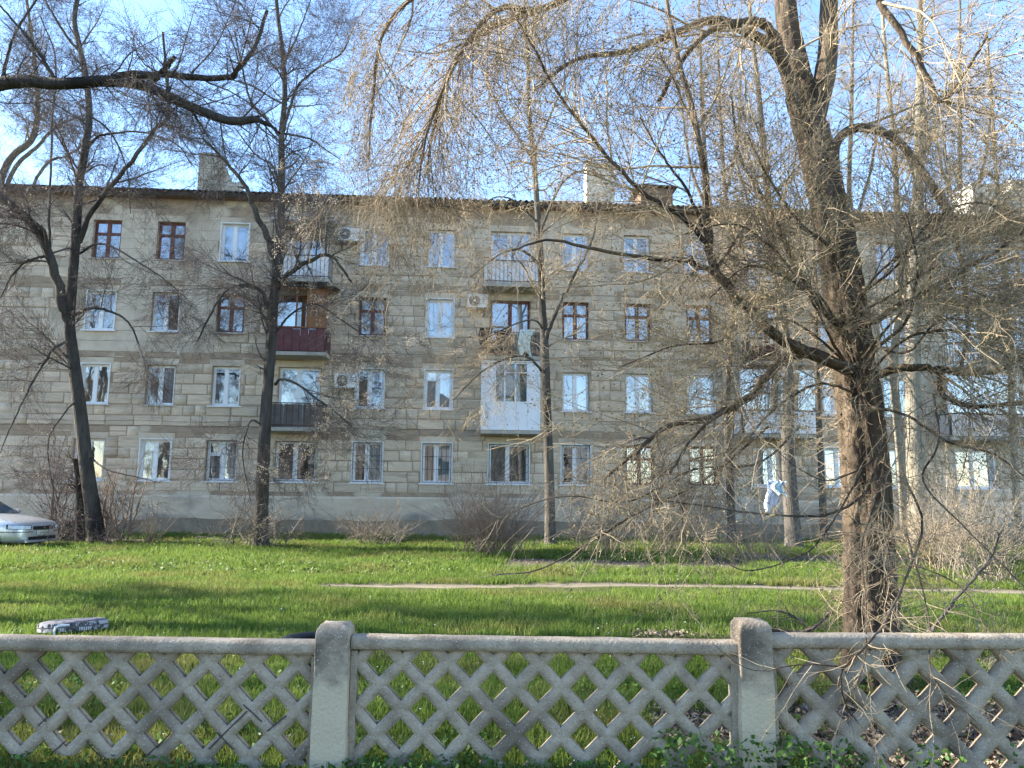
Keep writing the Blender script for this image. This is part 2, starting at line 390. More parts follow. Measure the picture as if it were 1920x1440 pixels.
while z+CH < ZT-.25:
    x = XL + (0 if k % 2 else -.5)
    ph = g.integers(0, 2)
    while x < XR:
        w = (.98 if (ph == 0 or g.random() < .25) else .42)*g.uniform(.93, 1.07)
        if g.random() < .5: ph = 1-ph
        z0, z1 = z, z+CH
        segs = [(x+.015, x+w-.015)]
        for (a, b_, c, d) in skip:
            if c < z1-.12 and d > z0+.12:
                ns = []
                for (s0, s1) in segs:
                    if b_ <= s0 or a >= s1: ns.append((s0, s1)); continue
                    if a-s0 > .1: ns.append((s0, a))
                    if s1-b_ > .1: ns.append((b_, s1))
                segs = ns
        for s0, s1 in segs:
            if s1-s0 > .1 and s0 > XL and s1 < XR: blocks.append((s0, s1, z0+.014+g.uniform(0, .012), z1-.014-g.uniform(0, .012), g.uniform(.008, .03), g.integers(0, 6)))
        x += w
    z += CH; k += 1
# cement-rendered patches hide the joints here and there
def patched(b_):
    x, zz = (b_[0]+b_[1])/2, (b_[2]+b_[3])/2
    return vn(np.array([x*1.0+70]), np.array([zz*1.6+11]), 8.0)[0] > .60
patches = [b_ for b_ in blocks if patched(b_)]; blocks = [b_ for b_ in blocks if not patched(b_)]
def banded(b_):
    zc = (b_[2]+b_[3])/2; f = (zc-SILL0+.98+.12) % FLR
    return zc < ZT-1 and (f < .42 or f > FLR-.05) and vn(np.array([b_[0]*1.0+7]), np.array([zc+3]), 3.5)[0] > .44
bands = [b_ for b_ in blocks if banded(b_)]; blocks = [b_ for b_ in blocks if not banded(b_)]
mb = MB()
for (x0, x1, z0, z1, dp, s) in bands: mb.quad((x0-.016, -.014, z0-.02), (x1+.016, -.014, z0-.02), (x1+.016, -.014, z1+.006), (x0-.016, -.014, z1+.006))
tag(mb.build('band_patches', M['bandr'], B), kind='stuff')
mb = MB()
for (x0, x1, z0, z1, dp, s) in patches: mb.quad((x0-.016, -.012, z0-.02), (x1+.016, -.012, z0-.02), (x1+.016, -.012, z1+.006), (x0-.016, -.012, z1+.006))
tag(mb.build('render_patches', M['render'], B), kind='stuff')
def bscore(b_):
    xc = (b_[0]+b_[1])/2; zc = (b_[2]+b_[3])/2
    return (b_[1]-b_[0])*(1.0 if -19.5 < xc < 9 else .2)*(1 if zc < ZT-.6 else .6)*(1.15 if -8 < xc < 1 else 1)
order = sorted(range(len(blocks)), key=lambda i: -bscore(blocks[i]))
top = set(order[:300])
jv, jf3, jf4, jt = [], [], [], []
for i, (x0, x1, z0, z1, dp, s) in enumerate(blocks):
    if i in top:
        link('stone_block', BME[s], B, (x0, 0, z0), 0, (x1-x0, dp, z1-z0))
    else:
        v, f = BM[s]; n = len(jv); jv += [(x0+p[0]*(x1-x0), p[1]*dp, z0+p[2]*(z1-z0)) for p in v]
        jt += [g.random()]*9
        for q in f: (jf3 if len(q) == 3 else jf4).append([n+a for a in q])
me = npmesh('stone_blocks', np.array(jv), np.array(jf4), M['blockj'], False, jt, np.array(jf3)); tag(link('stone_blocks', me, B), kind='stuff')
# cement lintels and a band course at each floor
for (a, b_, c, d) in holes:
    mb = MB(); mb.box(a-.12, b_+.12, -.018, -.001, d+.012, d+.25); mb.build('lintel', M['render'], B)
for r_ in range(1, 4):
    zz = SILL0+FLR*r_-.985
    mb = MB()
    hs = sorted([h for h in holes if h[2] < zz+.06 and h[3] > zz-.06]); xx = XL
    for h in hs+[(XR, XR, 0, 0)]:
        if h[0]-.14 > xx: mb.box(xx, h[0]-.14, -.024, -.001, zz-.035, zz+.0)
        xx = h[1]+.14
    mb.build('floor_line', M['mortar'], B)

# windows
g = np.random.default_rng(11)
_cache = {}
def curtain_me(w, h, key, mat):
    k_ = (round(w, 2), round(h, 2), key)
    if k_ not in _cache:
        n = 26; x = np.linspace(0, w, n); y = .018*np.sin(x*42)+.008*np.sin(x*77+1)
        V = np.concatenate([np.stack([x, y, x*0], -1), np.stack([x, y*.7, x*0+h], -1)])
        Q = np.stack([np.arange(n-1), np.arange(1, n), n+np.arange(1, n), n+np.arange(n-1)], -1)
        _cache[k_] = npmesh('curtain', V, Q, mat, True)
    return _cache[k_]
def boxme(key, boxes, mat, name):
    k_ = (name, key)
    if k_ not in _cache:
        mb = MB()
        for q in boxes: mb.box(*q)
        _cache[k_] = mb.mesh(name, mat)
    return _cache[k_]
def grille(mb, x0, x1, z0, z1, y, sun=0):
    r = .011
    for a, b_ in (((x0, z0), (x1, z0)), ((x0, z1), (x1, z1)), ((x0, z0), (x0, z1)), ((x1, z0), (x1, z1))):
        mb.tube([(a[0], y, a[1]), (b_[0], y, b_[1])], r, 4)
    if sun:
        for t in np.linspace(6, 84, 9):
            dx, dz = math.cos(R(t)), math.sin(R(t)); k_ = min((x1-x0)/max(dx, 1e-3), (z1-z0)/max(dz, 1e-3))
            if sun == 1: mb.tube([(x0+.2*dx, y, z0+.2*dz), (x0+dx*k_, y, z0+dz*k_)], r*.7, 4)
            else: mb.tube([(x1-.2*dx, y, z0+.2*dz), (x1-dx*k_, y, z0+dz*k_)], r*.7, 4)
    else:
        for x in np.linspace(x0, x1, 7)[1:-1]: mb.tube([(x, y, z0), (x, y, z1)], r*.6, 4)
        for zz in np.linspace(z0, z1, 4)[1:-1]: mb.tube([(x0, y, zz), (x1, y, zz)], r*.6, 4)
for (x0, x1, z0, z1, typ, curt, row, ex) in wins:
    w, h = x1-x0, z1-z0; D0 = .13
    fm = {'w': M['white'], 'wt': M['white'], 'b': M['brown'], 'o': M['wood']}[typ]
    fw = .06 if typ[0] == 'w' else .065
    key = (typ, round(w, 2), round(h, 2))
    bx = [(0, fw, D0, D0+.07, 0, h), (w-fw, w, D0, D0+.07, 0, h), (fw, w-fw, D0, D0+.07, 0, fw), (fw, w-fw, D0, D0+.07, h-fw, h)]
    mx = w*(.5 if typ != 'w' else .47); mw = .055
    bx += [(mx-mw, mx+mw, D0+.003, D0+.073, fw, h-fw)]
    panes = []
    iz0 = fw
    if ex.get('door'): bx += [(fw, mx-mw, D0+.006, D0+.06, fw, .78)] ; iz0 = .78; bx += [(mx+mw, w-fw, D0+.006, D0+.06, fw, .86)]
    if typ in ('b', 'o', 'wt') and not ex.get('door'):
        tz = h*.66
        bx += [(fw, mx-mw, D0+.006, D0+.066, tz-.035, tz+.035)]
        if typ != 'wt': bx += [(mx+mw, w-fw, D0+.006, D0+.066, tz-.035, tz+.035)]
        panes += [(fw, mx-mw, fw, tz-.035), (fw, mx-mw, tz+.035, h-fw)]
        panes += [(mx+mw, w-fw, fw, tz-.035), (mx+mw, w-fw, tz+.035, h-fw)] if typ != 'wt' else [(mx+mw, w-fw, fw, h-fw)]
    else: panes += [(fw, mx-mw, iz0, h-fw), (mx+mw, w-fw, iz0, h-fw)]
    sash = []
    for (a, b_, c, d) in panes:    # thin sash bars round each pane
        s_ = .028 if typ[0] == 'w' else .022
        sash += [(a, a+s_, D0+.012, D0+.05, c, d), (b_-s_, b_, D0+.012, D0+.05, c, d), (a+s_, b_-s_, D0+.012, D0+.05, c, c+s_), (a+s_, b_-s_, D0+.012, D0+.05, d-s_, d)]
    wo_ = link('window', boxme(key, bx+sash, fm, 'window'), B, (x0, 0, z0))
    for (a, b_, c, d) in panes:
        s_ = .02
        k_ = ('pane', round(b_-a, 3), round(d-c, 3))
        if k_ not in _cache:
            mb = MB(); mb.quad((0, 0, 0), (b_-a-2*s_, 0, 0), (b_-a-2*s_, 0, d-c-2*s_), (0, 0, d-c-2*s_)); _cache[k_] = mb.mesh('pane', M['glass'])
        pn = link('pane', _cache[k_], wo_, (a+s_, D0+.035, c+s_)); pn.rotation_euler = (R(g.normal(0, .5)), 0, R(g.normal(0, .5)))
    cz = .04 if not ex.get('door') else iz0
    if curt == 'w': link('curtain', curtain_me(w-.08, h-cz-.06, 'w', M['curtw']), wo_, (.04, D0+.16, cz))
    elif curt == 'g': link('curtain', curtain_me(w-.08, h-cz-.06, 'g', M['curtg']), wo_, (.04, D0+.2, cz))
    elif curt == 'hl': link('curtain', curtain_me(w*.5, h-cz-.06, 'hl', M['curtw']), wo_, (.04, D0+.16, cz))
    elif curt == 'hr': link('curtain', curtain_me(w*.42, h-cz-.06, 'hr', M['curtw']), wo_, (w*.53, D0+.16, cz))
    else:
        link('curtain', curtain_me(w*.2, h-cz-.06, 'd', M['curtg']), wo_, (w*.76, D0+.22, cz))
    if not ex.get('door'):
        wm = typ[0] == 'w' and (row != 1 or x0 > -12)
        pr = g.uniform(.06, .11); so = .12
        link('sill', boxme((round(w, 2), wm, round(pr, 2)), [(-so, w+so, -pr, -.031, -.055, -.012), (.004, w-.004, -.031, D0-.004, -.03, -.004)], M['sillw'] if wm else M['sill'], 'sill'), wo_)
    if typ[0] == 'w' and g.random() < .7 and not ex.get('door'):   # white painted reveal lining
        link('reveal', boxme((round(w, 2), round(h, 2)), [(.002, .012, .002, D0-.002, 0, h), (w-.012, w-.002, .002, D0-.002, 0, h), (.012, w-.012, .002, D0-.002, h-.012, h-.002),
             (-.045, -.004, -.034, -.003, -.01, h+.04), (w+.004, w+.045, -.034, -.003, -.01, h+.04), (-.004, w+.004, -.034, -.003, h+.004, h+.04)], M['whitewall'], 'reveal'), wo_)
    if row == 0 and x0 > -12 and x0 < 9:
        mb = MB(); grille(mb, .02, w-.02, .03, h-.03, -.05, {-11: 2, -9: 1}.get(int(math.floor(x0)), 0) if w < 1.4 else 1); mb.build('window_grille', M['iron'], wo_)

# balconies
def balcony(i, row, style):
    xc = BAL[i]; z0 = SILL0+row*FLR-.98; Wd = 3.0 if i > 1 and row == 1 else 2.2; dp = .95
    o = empty('balcony', (xc, 0, z0)); o.parent = B
    h = Wd/2
    mb = MB(); mb.prism([(-dp, 0), (-.003, -.02), (-.003, .15), (-dp, .13)], -h, h, 'x'); mb.build('slab', M['concrete'], o)
    rail = {'whitebars': M['iron'], 'redpanel': M['brownp'], 'clutter': M['iron'], 'greybars': M['iron'], 'white': M['white'], 'bluewhite': M['iron'], 'pink': M['iron'], 'bars': M['iron']}[style]
    top_ = 1.02
    mb = MB()
    if style not in ('white',):
        mb.tube([(-h+.03, -.01, top_), (-h+.03, -dp+.03, top_), (h-.03, -dp+.03, top_), (h-.03, -.01, top_)], .022, 6)
        mb.tube([(-h+.03, -.01, .22), (-h+.03, -dp+.03, .22), (h-.03, -dp+.03, .22), (h-.03, -.01, .22)], .016, 5)
        mb.build('railing', rail, o)
        n = 15 if style != 'greybars' else 11
        k_ = ('bal', style)
        if k_ not in _cache: _cache[k_] = MB().tube([(0, 0, 0), (0, 0, top_-.13)], .011 if style != 'greybars' else .016, 4).mesh('baluster', rail)
        for x in np.linspace(-h+.03, h-.03, n): link('baluster', _cache[k_], o, (x, -dp+.03, .13))
        for y in np.linspace(-dp+.03, -.1, 6)[1:]:
            for s_ in (-1, 1): link('baluster', _cache[k_], o, (s_*(h-.03), y, .13))
    pan = {'whitebars': M['bpwhite'], 'redpanel': M['brownp'], 'greybars': M['bpgrey'], 'bluewhite': M['bpwhite'], 'pink': M['bppink'], 'clutter': M['bpgrey']}.get(style)
    if pan:
        front = style in ('redpanel', 'pink', 'bluewhite'); yy = -dp-.005 if front else -dp+.075
        n = {'whitebars': 11, 'redpanel': 7, 'greybars': 3, 'bluewhite': 2, 'pink': 2, 'clutter': 9}[style]
        x_ = np.linspace(-h+.06, h-.06, n+1)
        if style == 'clutter': x_ = np.linspace(0, h-.06, n+1)
        for a, b_ in zip(x_, x_[1:]):
            q = g.uniform(-.006, .006); mb = MB(); mb.box(a+.006, b_-.006, yy-.006+q, yy+.006+q, .16, top_-.04+q*2); mb.build('panel', pan, o)
        for s_ in (-1, 1):
            mb = MB(); xx = s_*(h-.065 if not front else h+.005); mb.box(min(xx, xx+.01*s_), max(xx, xx+.01*s_), -dp+.08, -.03, .16, top_-.04); mb.build('panel', pan, o)
    if style == 'white':       # closed in with white plastic panels and glazing
        H = 2.68
        mb = MB(); yf = -dp-.01
        for (a, b_, c, d) in ((-h, h, .14, .2), (-h, h, 1.14, 1.2), (-h, h, H-.06, H), (-h, -h+.06, .2, H-.06), (h-.06, h, .2, H-.06), (-h+.48, -h+.54, 1.2, H-.06), (-.26, -.2, 1.2, H-.06), (.14, .2, 1.2, H-.06), (h-.5, h-.44, 1.2, H-.06), (-.2, .14, H-.42, H-.36), (.2, h-.5, H-.42, H-.36)):
            mb.box(a+.001*(c > .3), b_-.001*(c > .3), yf+.001*(c > .3), yf+.06, c, d)
        mb.build('frame', M['white'], o)
        for a, b_ in zip(np.linspace(-h+.06, h-.06, 6), np.linspace(-h+.06, h-.06, 6)[1:]):
            mb = MB(); mb.box(a+.003, b_-.003, yf+.015, yf+.03, .2, 1.14); mb.build('panel', M['bpwhite'], o)
        for (a, b_) in ((-h+.06, -h+.48), (h-.44, h-.06)):
            mb = MB(); mb.box(a, b_, yf+.015, yf+.03, 1.2, H-.06); mb.build('panel', M['bpwhite'], o)
        for (a, b_) in ((-h+.54, -.26), (-.2, .14), (.2, h-.5)):
            mb = MB(); mb.quad((a, yf+.03, 1.2), (b_, yf+.03, 1.2), (b_, yf+.03, H-.07), (a, yf+.03, H-.07)); mb.build('pane', M['glass2'], o)
            mb = MB(); mb.quad((a, yf+.12, 1.2), (b_, yf+.13, 1.2), (b_, yf+.14, H-.07), (a, yf+.12, H-.07)); mb.build('curtain', M['curtg'], o)  # grey backing sheet added so the glazing looks dark
        for s_ in (-1, 1):
            mb = MB(); xx = s_*h; mb.box(min(xx, xx-.03*s_), max(xx, xx-.03*s_), yf+.062, -.002, .14, H); mb.build('side_panel', M['bpwhite'], o)
        mb = MB(); mb.box(-h-.04, h+.04, -dp-.06, -.002, H+.004, H+.04); mb.build('canopy', M['bpwhite'], o)
    if style == 'redpanel':    # glazed upper part in brown wood
        mb = MB()
        for x in (-h+.04, -.05, h-.75, h-.04): mb.box(x-.03, x+.03, -dp+.06, -dp+.12, top_+.02, 2.5)
        mb.box(-h, h, -dp+.055, -dp+.125, 2.5, 2.62); mb.box(-h, h, -dp+.04, -dp+.13, top_+.03, top_+.07)
        mb.build('timber_frame', M['wood'], o)
        mb = MB(); mb.box(h-.72, h-.07, -dp+.08, -dp+.1, top_+.07, 2.5); mb.build('board', M['wood'], o)
        mb = MB(); mb.box(-h, -h+.03, -dp+.13, -.01, top_+.04, 2.5); mb.build('side_panel', M['bpgrey'], o)
        for a, b_ in ((-h+.07, -.08),): 
            mb = MB(); mb.quad((a, -dp+.09, top_+.07), (b_, -dp+.09, top_+.07), (b_, -dp+.09, 2.0), (a, -dp+.09, 2.0)); mb.build('pane', M['glass'], o)
        mb = MB(); mb.prism([(-dp-.25, 2.55), (-.01, 2.72), (-.01, 2.74), (-dp-.25, 2.57)], -h-.05, h+.3, 'x'); mb.build('canopy', M['iron'], o)
    if style == 'whitebars' and i == 0:
        mb = MB(); mb.prism([(-dp-.1, 2.36), (-.01, 2.46), (-.01, 2.49), (-dp-.1, 2.40)], -h-.1, h+.15, 'x'); mb.build('canopy', M['bpwhite'], o)
        for s_ in (-1, 1): mb = MB(); mb.tube([(s_*(h-.05), -dp+.03, top_), (s_*(h-.05), -dp+.03, 2.38)], .02, 5); mb.build('canopy_post', M['iron'], o)
    if style == 'bluewhite' or style == 'pink':
        mb = MB()
        for x in np.linspace(-h+.03, h-.03, 4): mb.box(x-.03, x+.03, -dp+.06, -dp+.12, top_+.02, 2.5)
        mb.box(-h, h, -dp+.055, -dp+.125, 2.5, 2.6); mb.build('frame', M['white'], o)
        for a, b_ in zip(np.linspace(-h+.03, h-.03, 4), np.linspace(-h+.03, h-.03, 4)[1:]):
            mb = MB(); mb.quad((a+.03, -dp+.09, top_+.04), (b_-.03, -dp+.09, top_+.04), (b_-.03, -dp+.09, 2.5), (a+.03, -dp+.09, 2.5)); mb.build('pane', M['glass'], o)
    # bare cement underside shows brown where rain runs
    return o
for i, row, st in ((0, 1, 'greybars'), (0, 2, 'redpanel'), (0, 3, 'whitebars'), (1, 1, 'white'), (1, 2, 'clutter'), (1, 3, 'whitebars'),
                   (2, 1, 'bluewhite'), (2, 2, 'clutter'), (2, 3, 'bars'), (3, 1, 'pink'), (3, 2, 'bars'), (3, 3, 'bluewhite')):
    balcony(i, row, st)

# roof: corrugated sheets with dark eave
EO = .5; zE = FP(960, 376, -EO)[1]; sl = .36
rf = empty('roof', (0, 0, 0)); rf.parent = B
n = 36; wv = 1.12
xw = np.linspace(0, wv+.04, n); zw = .040*np.cos(xw/wv*2*math.pi*5)
def sheet(seed):
    g = np.random.default_rng(seed); y = np.array([0, .6, 1.5, 2.6]); 
    V = []; 
    for t, dz in ((0, 0), (1, -.012)):
        for yy in y: V.append(np.stack([xw, np.full(n, yy), zw+yy*sl+dz], -1))
    V = np.concatenate(V); Q = []
    for t in range(2):
        for a in range(3):
            i0 = (t*4+a)*n
            for k_ in range(n-1): Q.append((i0+k_, i0+k_+1, i0+n+k_+1, i0+n+k_) if t == 0 else (i0+k_, i0+n+k_, i0+n+k_+1, i0+k_+1))
    for k_ in range(n-1): Q.append((k_, 4*n+k_, 4*n+k_+1, k_+1))
    return npmesh('roof_sheet', V, Q, M['roof'], False)
SH = [sheet(0)]
x = XL-.3; i = 0
while x < XR:
    q = g.uniform(-.02, .02)
    link('roof_sheet', SH[0], rf, (x, -EO+q, zE+(i % 2)*.008+g.uniform(-.012, .012))); x += wv; i += 1
mb = MB(); mb.prism([(2.0, zE+2.45*sl), (6, zE+6.3*sl), (11.4, zE+.3), (11.3, zE+.1), (6, zE+6*sl), (2, zE+2.3*sl)], XL, XR, 'x'); mb.build('rear_slope', M['roof'], rf)
mb = MB(); mb.box(XL, XR, -EO+.06, -.002, zE-.18, zE-.15); mb.build('soffit', M['soffit'], rf)
mb = MB(); mb.box(XL, XR, -EO+.05, -EO+.075, zE-.19, zE-.03); mb.build('fascia', M['fascia'], rf)
for xx in np.arange(XL+.4, XR, 1.1): mb = MB(); mb.box(xx, xx+.09, -EO-.02, -.01, zE-.105, zE-.04); mb.build('rafter_end', M['soffit'], rf)
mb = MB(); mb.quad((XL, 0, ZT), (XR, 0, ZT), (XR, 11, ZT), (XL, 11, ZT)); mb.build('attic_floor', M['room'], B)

def chim(px0, px1, pyt, off, deep, mat, stepped=False, cap=True, courses=True):
    x0, zt = FP(px0, pyt, off); x1, _ = FP(px1, pyt, off)
    c = empty('chimney', (x0, off, zE)); c.parent = B
    w = x1-x0; h = zt-zE
    mb = MB()
    if stepped:
        mb.prism([(0, 0), (w, 0), (w, h*.28), (w*.97, h*.42), (w*.9, h*.56), (w*.66, h*.60), (w*.6, h*.62), (w*.55, h*.70), (w*.42, h*.93), (w*.36, h), (0, h)], 0, deep)
    else: mb.box(0, w, 0, deep, 0, h-.12); 
    mb.build('stack', mat, c)
    if not stepped and cap:
        mb = MB(); mb.box(-.05, w+.05, -.05, deep+.05, h-.118, h); mb.build('cap', M['concrete'], c)
    if stepped:
        mb = MB()
        mb.box(-.03, w*.37, -.03, deep+.03, h+.002, h+.09); mb.build('cap', M['concrete'], c)
        mb = MB(); mb.box(w*.6, w*.93, -.03, .3, h*.585, h*.64); mb.build('cap', M['concrete'], c)
    if courses:
        zz = .3
        while zz < h*.95:
            wd = w
            if stepped and zz > h*.4: wd = w*(.9-.55*(zz/h-.4)/.6)
            x_ = 0
            while x_ < wd-.12:
                ww = min(g.uniform(.35, .6), wd-x_); 
                q = MB(); q.box(x_+.012, x_+ww-.012, -.012-g.uniform(0, .01), -.001, zz+.01, min(zz+.24, h*.97)-.01)
                if ww > .1: q.build('stone_block', mat, c)
                x_ += ww
            zz += .25
    return c
chim(374, 468, 290, 4.0, 1.2, M['chimney'], True)
chim(1100, 1152, 304, 4.5, .9, M['cwhite'])
chim(1822, 1878, 344, 4.0, 1.6, M['cwhite'])
chim(1895, 1960, 338, 4.0, 1.6, M['cwhite'])
# dormer vent
x0, zt = FP(1196, 348, 2.0); x1, _ = FP(1266, 348, 2.0)
dv = empty('roof_vent', (x0, 2.0, zE)); dv.parent = B; w = x1-x0; h = zt-zE
mb = MB(); mb.box(.12, w-.12, 0, 1.6, 0, h-.1); mb.build('box_wall', M['soffit'], dv)
mb = MB(); mb.prism([(-.08, h-.1), (w*.2, h), (w+.1, h-.04), (w+.1, h-.0), (w*.2, h+.05), (-.08, h-.05)], -.12, 1.7); mb.build('lid', M['roof'], dv)
for k_ in range(6): mb = MB(); mb.box(w*.45, w*.7, -.03, -.002, h*.25+k_*.09, h*.25+k_*.09+.04); mb.build('louvre_slat', M['iron'], dv)

# wires and downpipe-like conduits on the facade
for (a, b_, zz) in ((-24, -9.3, SILL0+FLR-.62), (-24, -1.3, SILL0+FLR-.80), (-7, 9, SILL0+2*FLR-.72)):
    mb = MB(); xx = np.linspace(a, b_, 14); mb.tube([(x_, -.06, zz-.03*math.sin((x_-a)*1.7)) for x_ in xx], .006, 4); mb.build('cable', M['iron'], B)

def b2w(x, y, z): return (cy*x - sy*y, DIST + sy*x + cy*y, z)
# air conditioners (things that hang on the wall)
def acunit(px, py, label):
    X, Z = FP(px, py, -.3)
    o = empty('air_conditioner', b2w(X, -.06, Z), YAW, label=label, cat='air conditioner', group='air conditioners on the facade')
    w, h, d = .78, .52, .26
    mb = MB(); mb.box(0, w, -d-.1, -.1, 0, h); mb.build('casing', M['ac'], o)
    mb = MB(); mb.cyl((w*.36, -d-.112, h*.5), h*.40, .01, 28, 'y'); mb.build('fan_grille', M['acd'], o)
    mb = MB(); mb.cyl((w*.36, -d-.122, h*.5), h*.10, .008, 16, 'y'); mb.build('fan_hub', M['ac'], o)
    for s_ in (.12, w-.12): mb = MB(); mb.box(s_-.015, s_+.015, -d-.1, .0, -.04, -.005); mb.box(s_-.015, s_+.015, -.03, .0, -.3, -.04); mb.build('bracket', M['iron'], o)
    for k_ in range(4): mb = MB(); mb.box(w*.74, w*.95, -d-.106, -d-.1, h*.25+k_*.08, h*.25+k_*.08+.02); mb.build('vent_slit', M['acd'], o)
acunit(876, 577, 'white air conditioner with round grey fan, left of the cluttered dark red balcony')
acunit(634, 452, 'white air conditioner on the top floor wall, right of the balcony with the pale canopy')
acunit(628, 727, 'white air conditioner on the second floor wall, right of the grey sheet balcony')

# cloths and clutter on balconies, rag in the bushes
def cloth(X, Z, w, h, off, mat, label, rz=YAW, world=None, seed=0, fold=.03):
    g = np.random.default_rng(seed); n, m_ = 14, 12
    u, v = np.meshgrid(np.linspace(0, 1, n), np.linspace(0, 1, m_), indexing='ij')
    ww = w*(1-.35*v*g.uniform(.2, 1)); x = (u-.5)*ww+.06*np.sin(v*5+seed); zz = -v*h*(1+.12*np.sin(u*6+seed))
    y = fold*np.sin(u*17+v*2)+fold*.6*np.sin(u*31+seed)
    V = np.stack([x, y, zz], -1).reshape(-1, 3); I = (np.arange(n-1)[:, None]*m_+np.arange(m_-1)[None]).ravel()
    me = npmesh('cloth', V, np.stack([I, I+m_, I+m_+1, I+1], -1), mat, True)
    o = link('hanging_cloth', me, None, b2w(X, off, Z) if world is None else world, rz); md = o.modifiers.new('s', 'SOLIDIFY'); md.thickness = .006
    return tag(o, label, 'cloth')
cl1 = pm('green_white_cloth', (.5, .62, .55), (.72, .75, .72), 5, .9, .1, stretch=(8, 1, .4))
cl2 = pm('black_cloth', (.012, .012, .014), (.03, .028, .032), 5, .9, .1)
cl3 = pm('lilac_cloth', (.5, .52, .66), (.66, .68, .76), 6, .9, .1)
cl4 = pm('pale_blue_cloth', (.42, .58, .66), (.6, .7, .74), 6, .9, .1)
X, Z = FP(985, 618, -1.0); cloth(X, Z, .5, .95, -1.0, cl1, 'pale green and white striped cloth over the railing of the dark red balcony', seed=2)
X, Z = FP(912, 615, -1.0); cloth(X, Z, .5, .9, -1.0, cl2, 'black cloth hanging at the left end of the dark red balcony', seed=3)
X, Z = FP(940, 620, -1.0); cloth(X, Z, .5, .85, -1.02, cl2, 'wide black cloth hanging at the middle of the dark red balcony', seed=5)
cloth(0, 0, .32, .6, 0, cl3, 'lilac rag snagged in the bare branches at the right', world=tuple(P(1448, 900, 16.0)), seed=7, rz=.3)
cloth(0, 0, .24, .28, 0, cl4, 'pale blue scrap of cloth caught beside the lilac rag', world=tuple(P(1462, 903, 15.9)), seed=9, rz=-.2)

# ------------------------------------------------------------------ concrete fence
M['fence'] = pm('fence_concrete', (.30, .24, .17), (.46, .38, .285), 12, .95, .9, 60, c3=(.19, .15, .11), s3=2.5, t3=(.5, .68), coords='World', spec=.1, bdist=.01)
M['post'] = pm('post_concrete', (.27, .215, .155), (.43, .355, .265), 16, .95, .8, 55, c3=(.13, .105, .08), s3=3.5, t3=(.5, .66), coords='World', spec=.1, bdist=.01)
def speckle(mt, thr=.13, colr=(.66, .64, .6), scale=75):
    t = mt.node_tree; N = t.nodes; L = t.links; b = N['Principled BSDF']; src = b.inputs['Base Color'].links[0].from_socket
    vo = N.new('ShaderNodeTexVoronoi'); vo.inputs['Scale'].default_value = scale; g_ = N.new('ShaderNodeNewGeometry'); L.new(g_.outputs['Position'], vo.inputs['Vector'])
    ls = N.new('ShaderNodeMath'); ls.operation = 'LESS_THAN'; ls.inputs[1].default_value = thr; L.new(vo.outputs['Distance'], ls.inputs[0])
    sp_ = N.new('ShaderNodeSeparateColor'); L.new(vo.outputs['Color'], sp_.inputs[0])
    gt = N.new('ShaderNodeMath'); gt.operation = 'GREATER_THAN'; gt.inputs[1].default_value = .55; L.new(sp_.outputs[0], gt.inputs[0])
    ml = N.new('ShaderNodeMath'); ml.operation = 'MULTIPLY'; L.new(ls.outputs[0], ml.inputs[0]); L.new(gt.outputs[0], ml.inputs[1])
    mx = N.new('ShaderNodeMix'); mx.data_type = 'RGBA'; L.new(ml.outputs[0], mx.inputs[0]); L.new(src, mx.inputs[6]); mx.inputs[7].default_value = (*colr, 1); L.new(mx.outputs[2], b.inputs['Base Color'])
    vo2 = N.new('ShaderNodeTexVoronoi'); vo2.inputs['Scale'].default_value = scale*.6; L.new(g_.outputs['Position'], vo2.inputs['Vector'])
    l2 = N.new('ShaderNodeMath'); l2.operation = 'LESS_THAN'; l2.inputs[1].default_value = .12; L.new(vo2.outputs['Distance'], l2.inputs[0])
    src = b.inputs['Base Color'].links[0].from_socket
    m2 = N.new('ShaderNodeMix'); m2.data_type = 'RGBA'; L.new(l2.outputs[0], m2.inputs[0]); L.new(src, m2.inputs[6]); m2.inputs[7].default_value = (.10, .09, .08, 1); L.new(m2.outputs[2], b.inputs['Base Color'])
speckle(M['fence'], .16); speckle(M['post'], .16, (.68, .64, .56), 60)
# lime-washed lower part of the posts
t = M['post'].node_tree; N = t.nodes; L = t.links; b = N['Principled BSDF']; src = b.inputs['Base Color'].links[0].from_socket
g_ = N.new('ShaderNodeNewGeometry'); sx = N.new('ShaderNodeSeparateXYZ'); L.new(g_.outputs['Position'], sx.inputs[0])
nz = N.new('ShaderNodeTexNoise'); nz.inputs['Scale'].default_value = 9; nz.inputs['Detail'].default_value = 5; L.new(g_.outputs['Position'], nz.inputs['Vector'])
ma = N.new('ShaderNodeMath'); ma.operation = 'MULTIPLY_ADD'; ma.inputs[1].default_value = -.35; L.new(nz.outputs[0], ma.inputs[0]); L.new(sx.outputs[2], ma.inputs[2])
mr = N.new('ShaderNodeMapRange'); mr.inputs[1].default_value = .40; mr.inputs[2].default_value = .30; L.new(ma.outputs[0], mr.inputs[0])
mx = N.new('ShaderNodeMix'); mx.data_type = 'RGBA'; L.new(mr.outputs[0], mx.inputs[0]); L.new(src, mx.inputs[6]); mx.inputs[7].default_value = (.54, .45, .315, 1); L.new(mx.outputs[2], b.inputs['Base Color'])

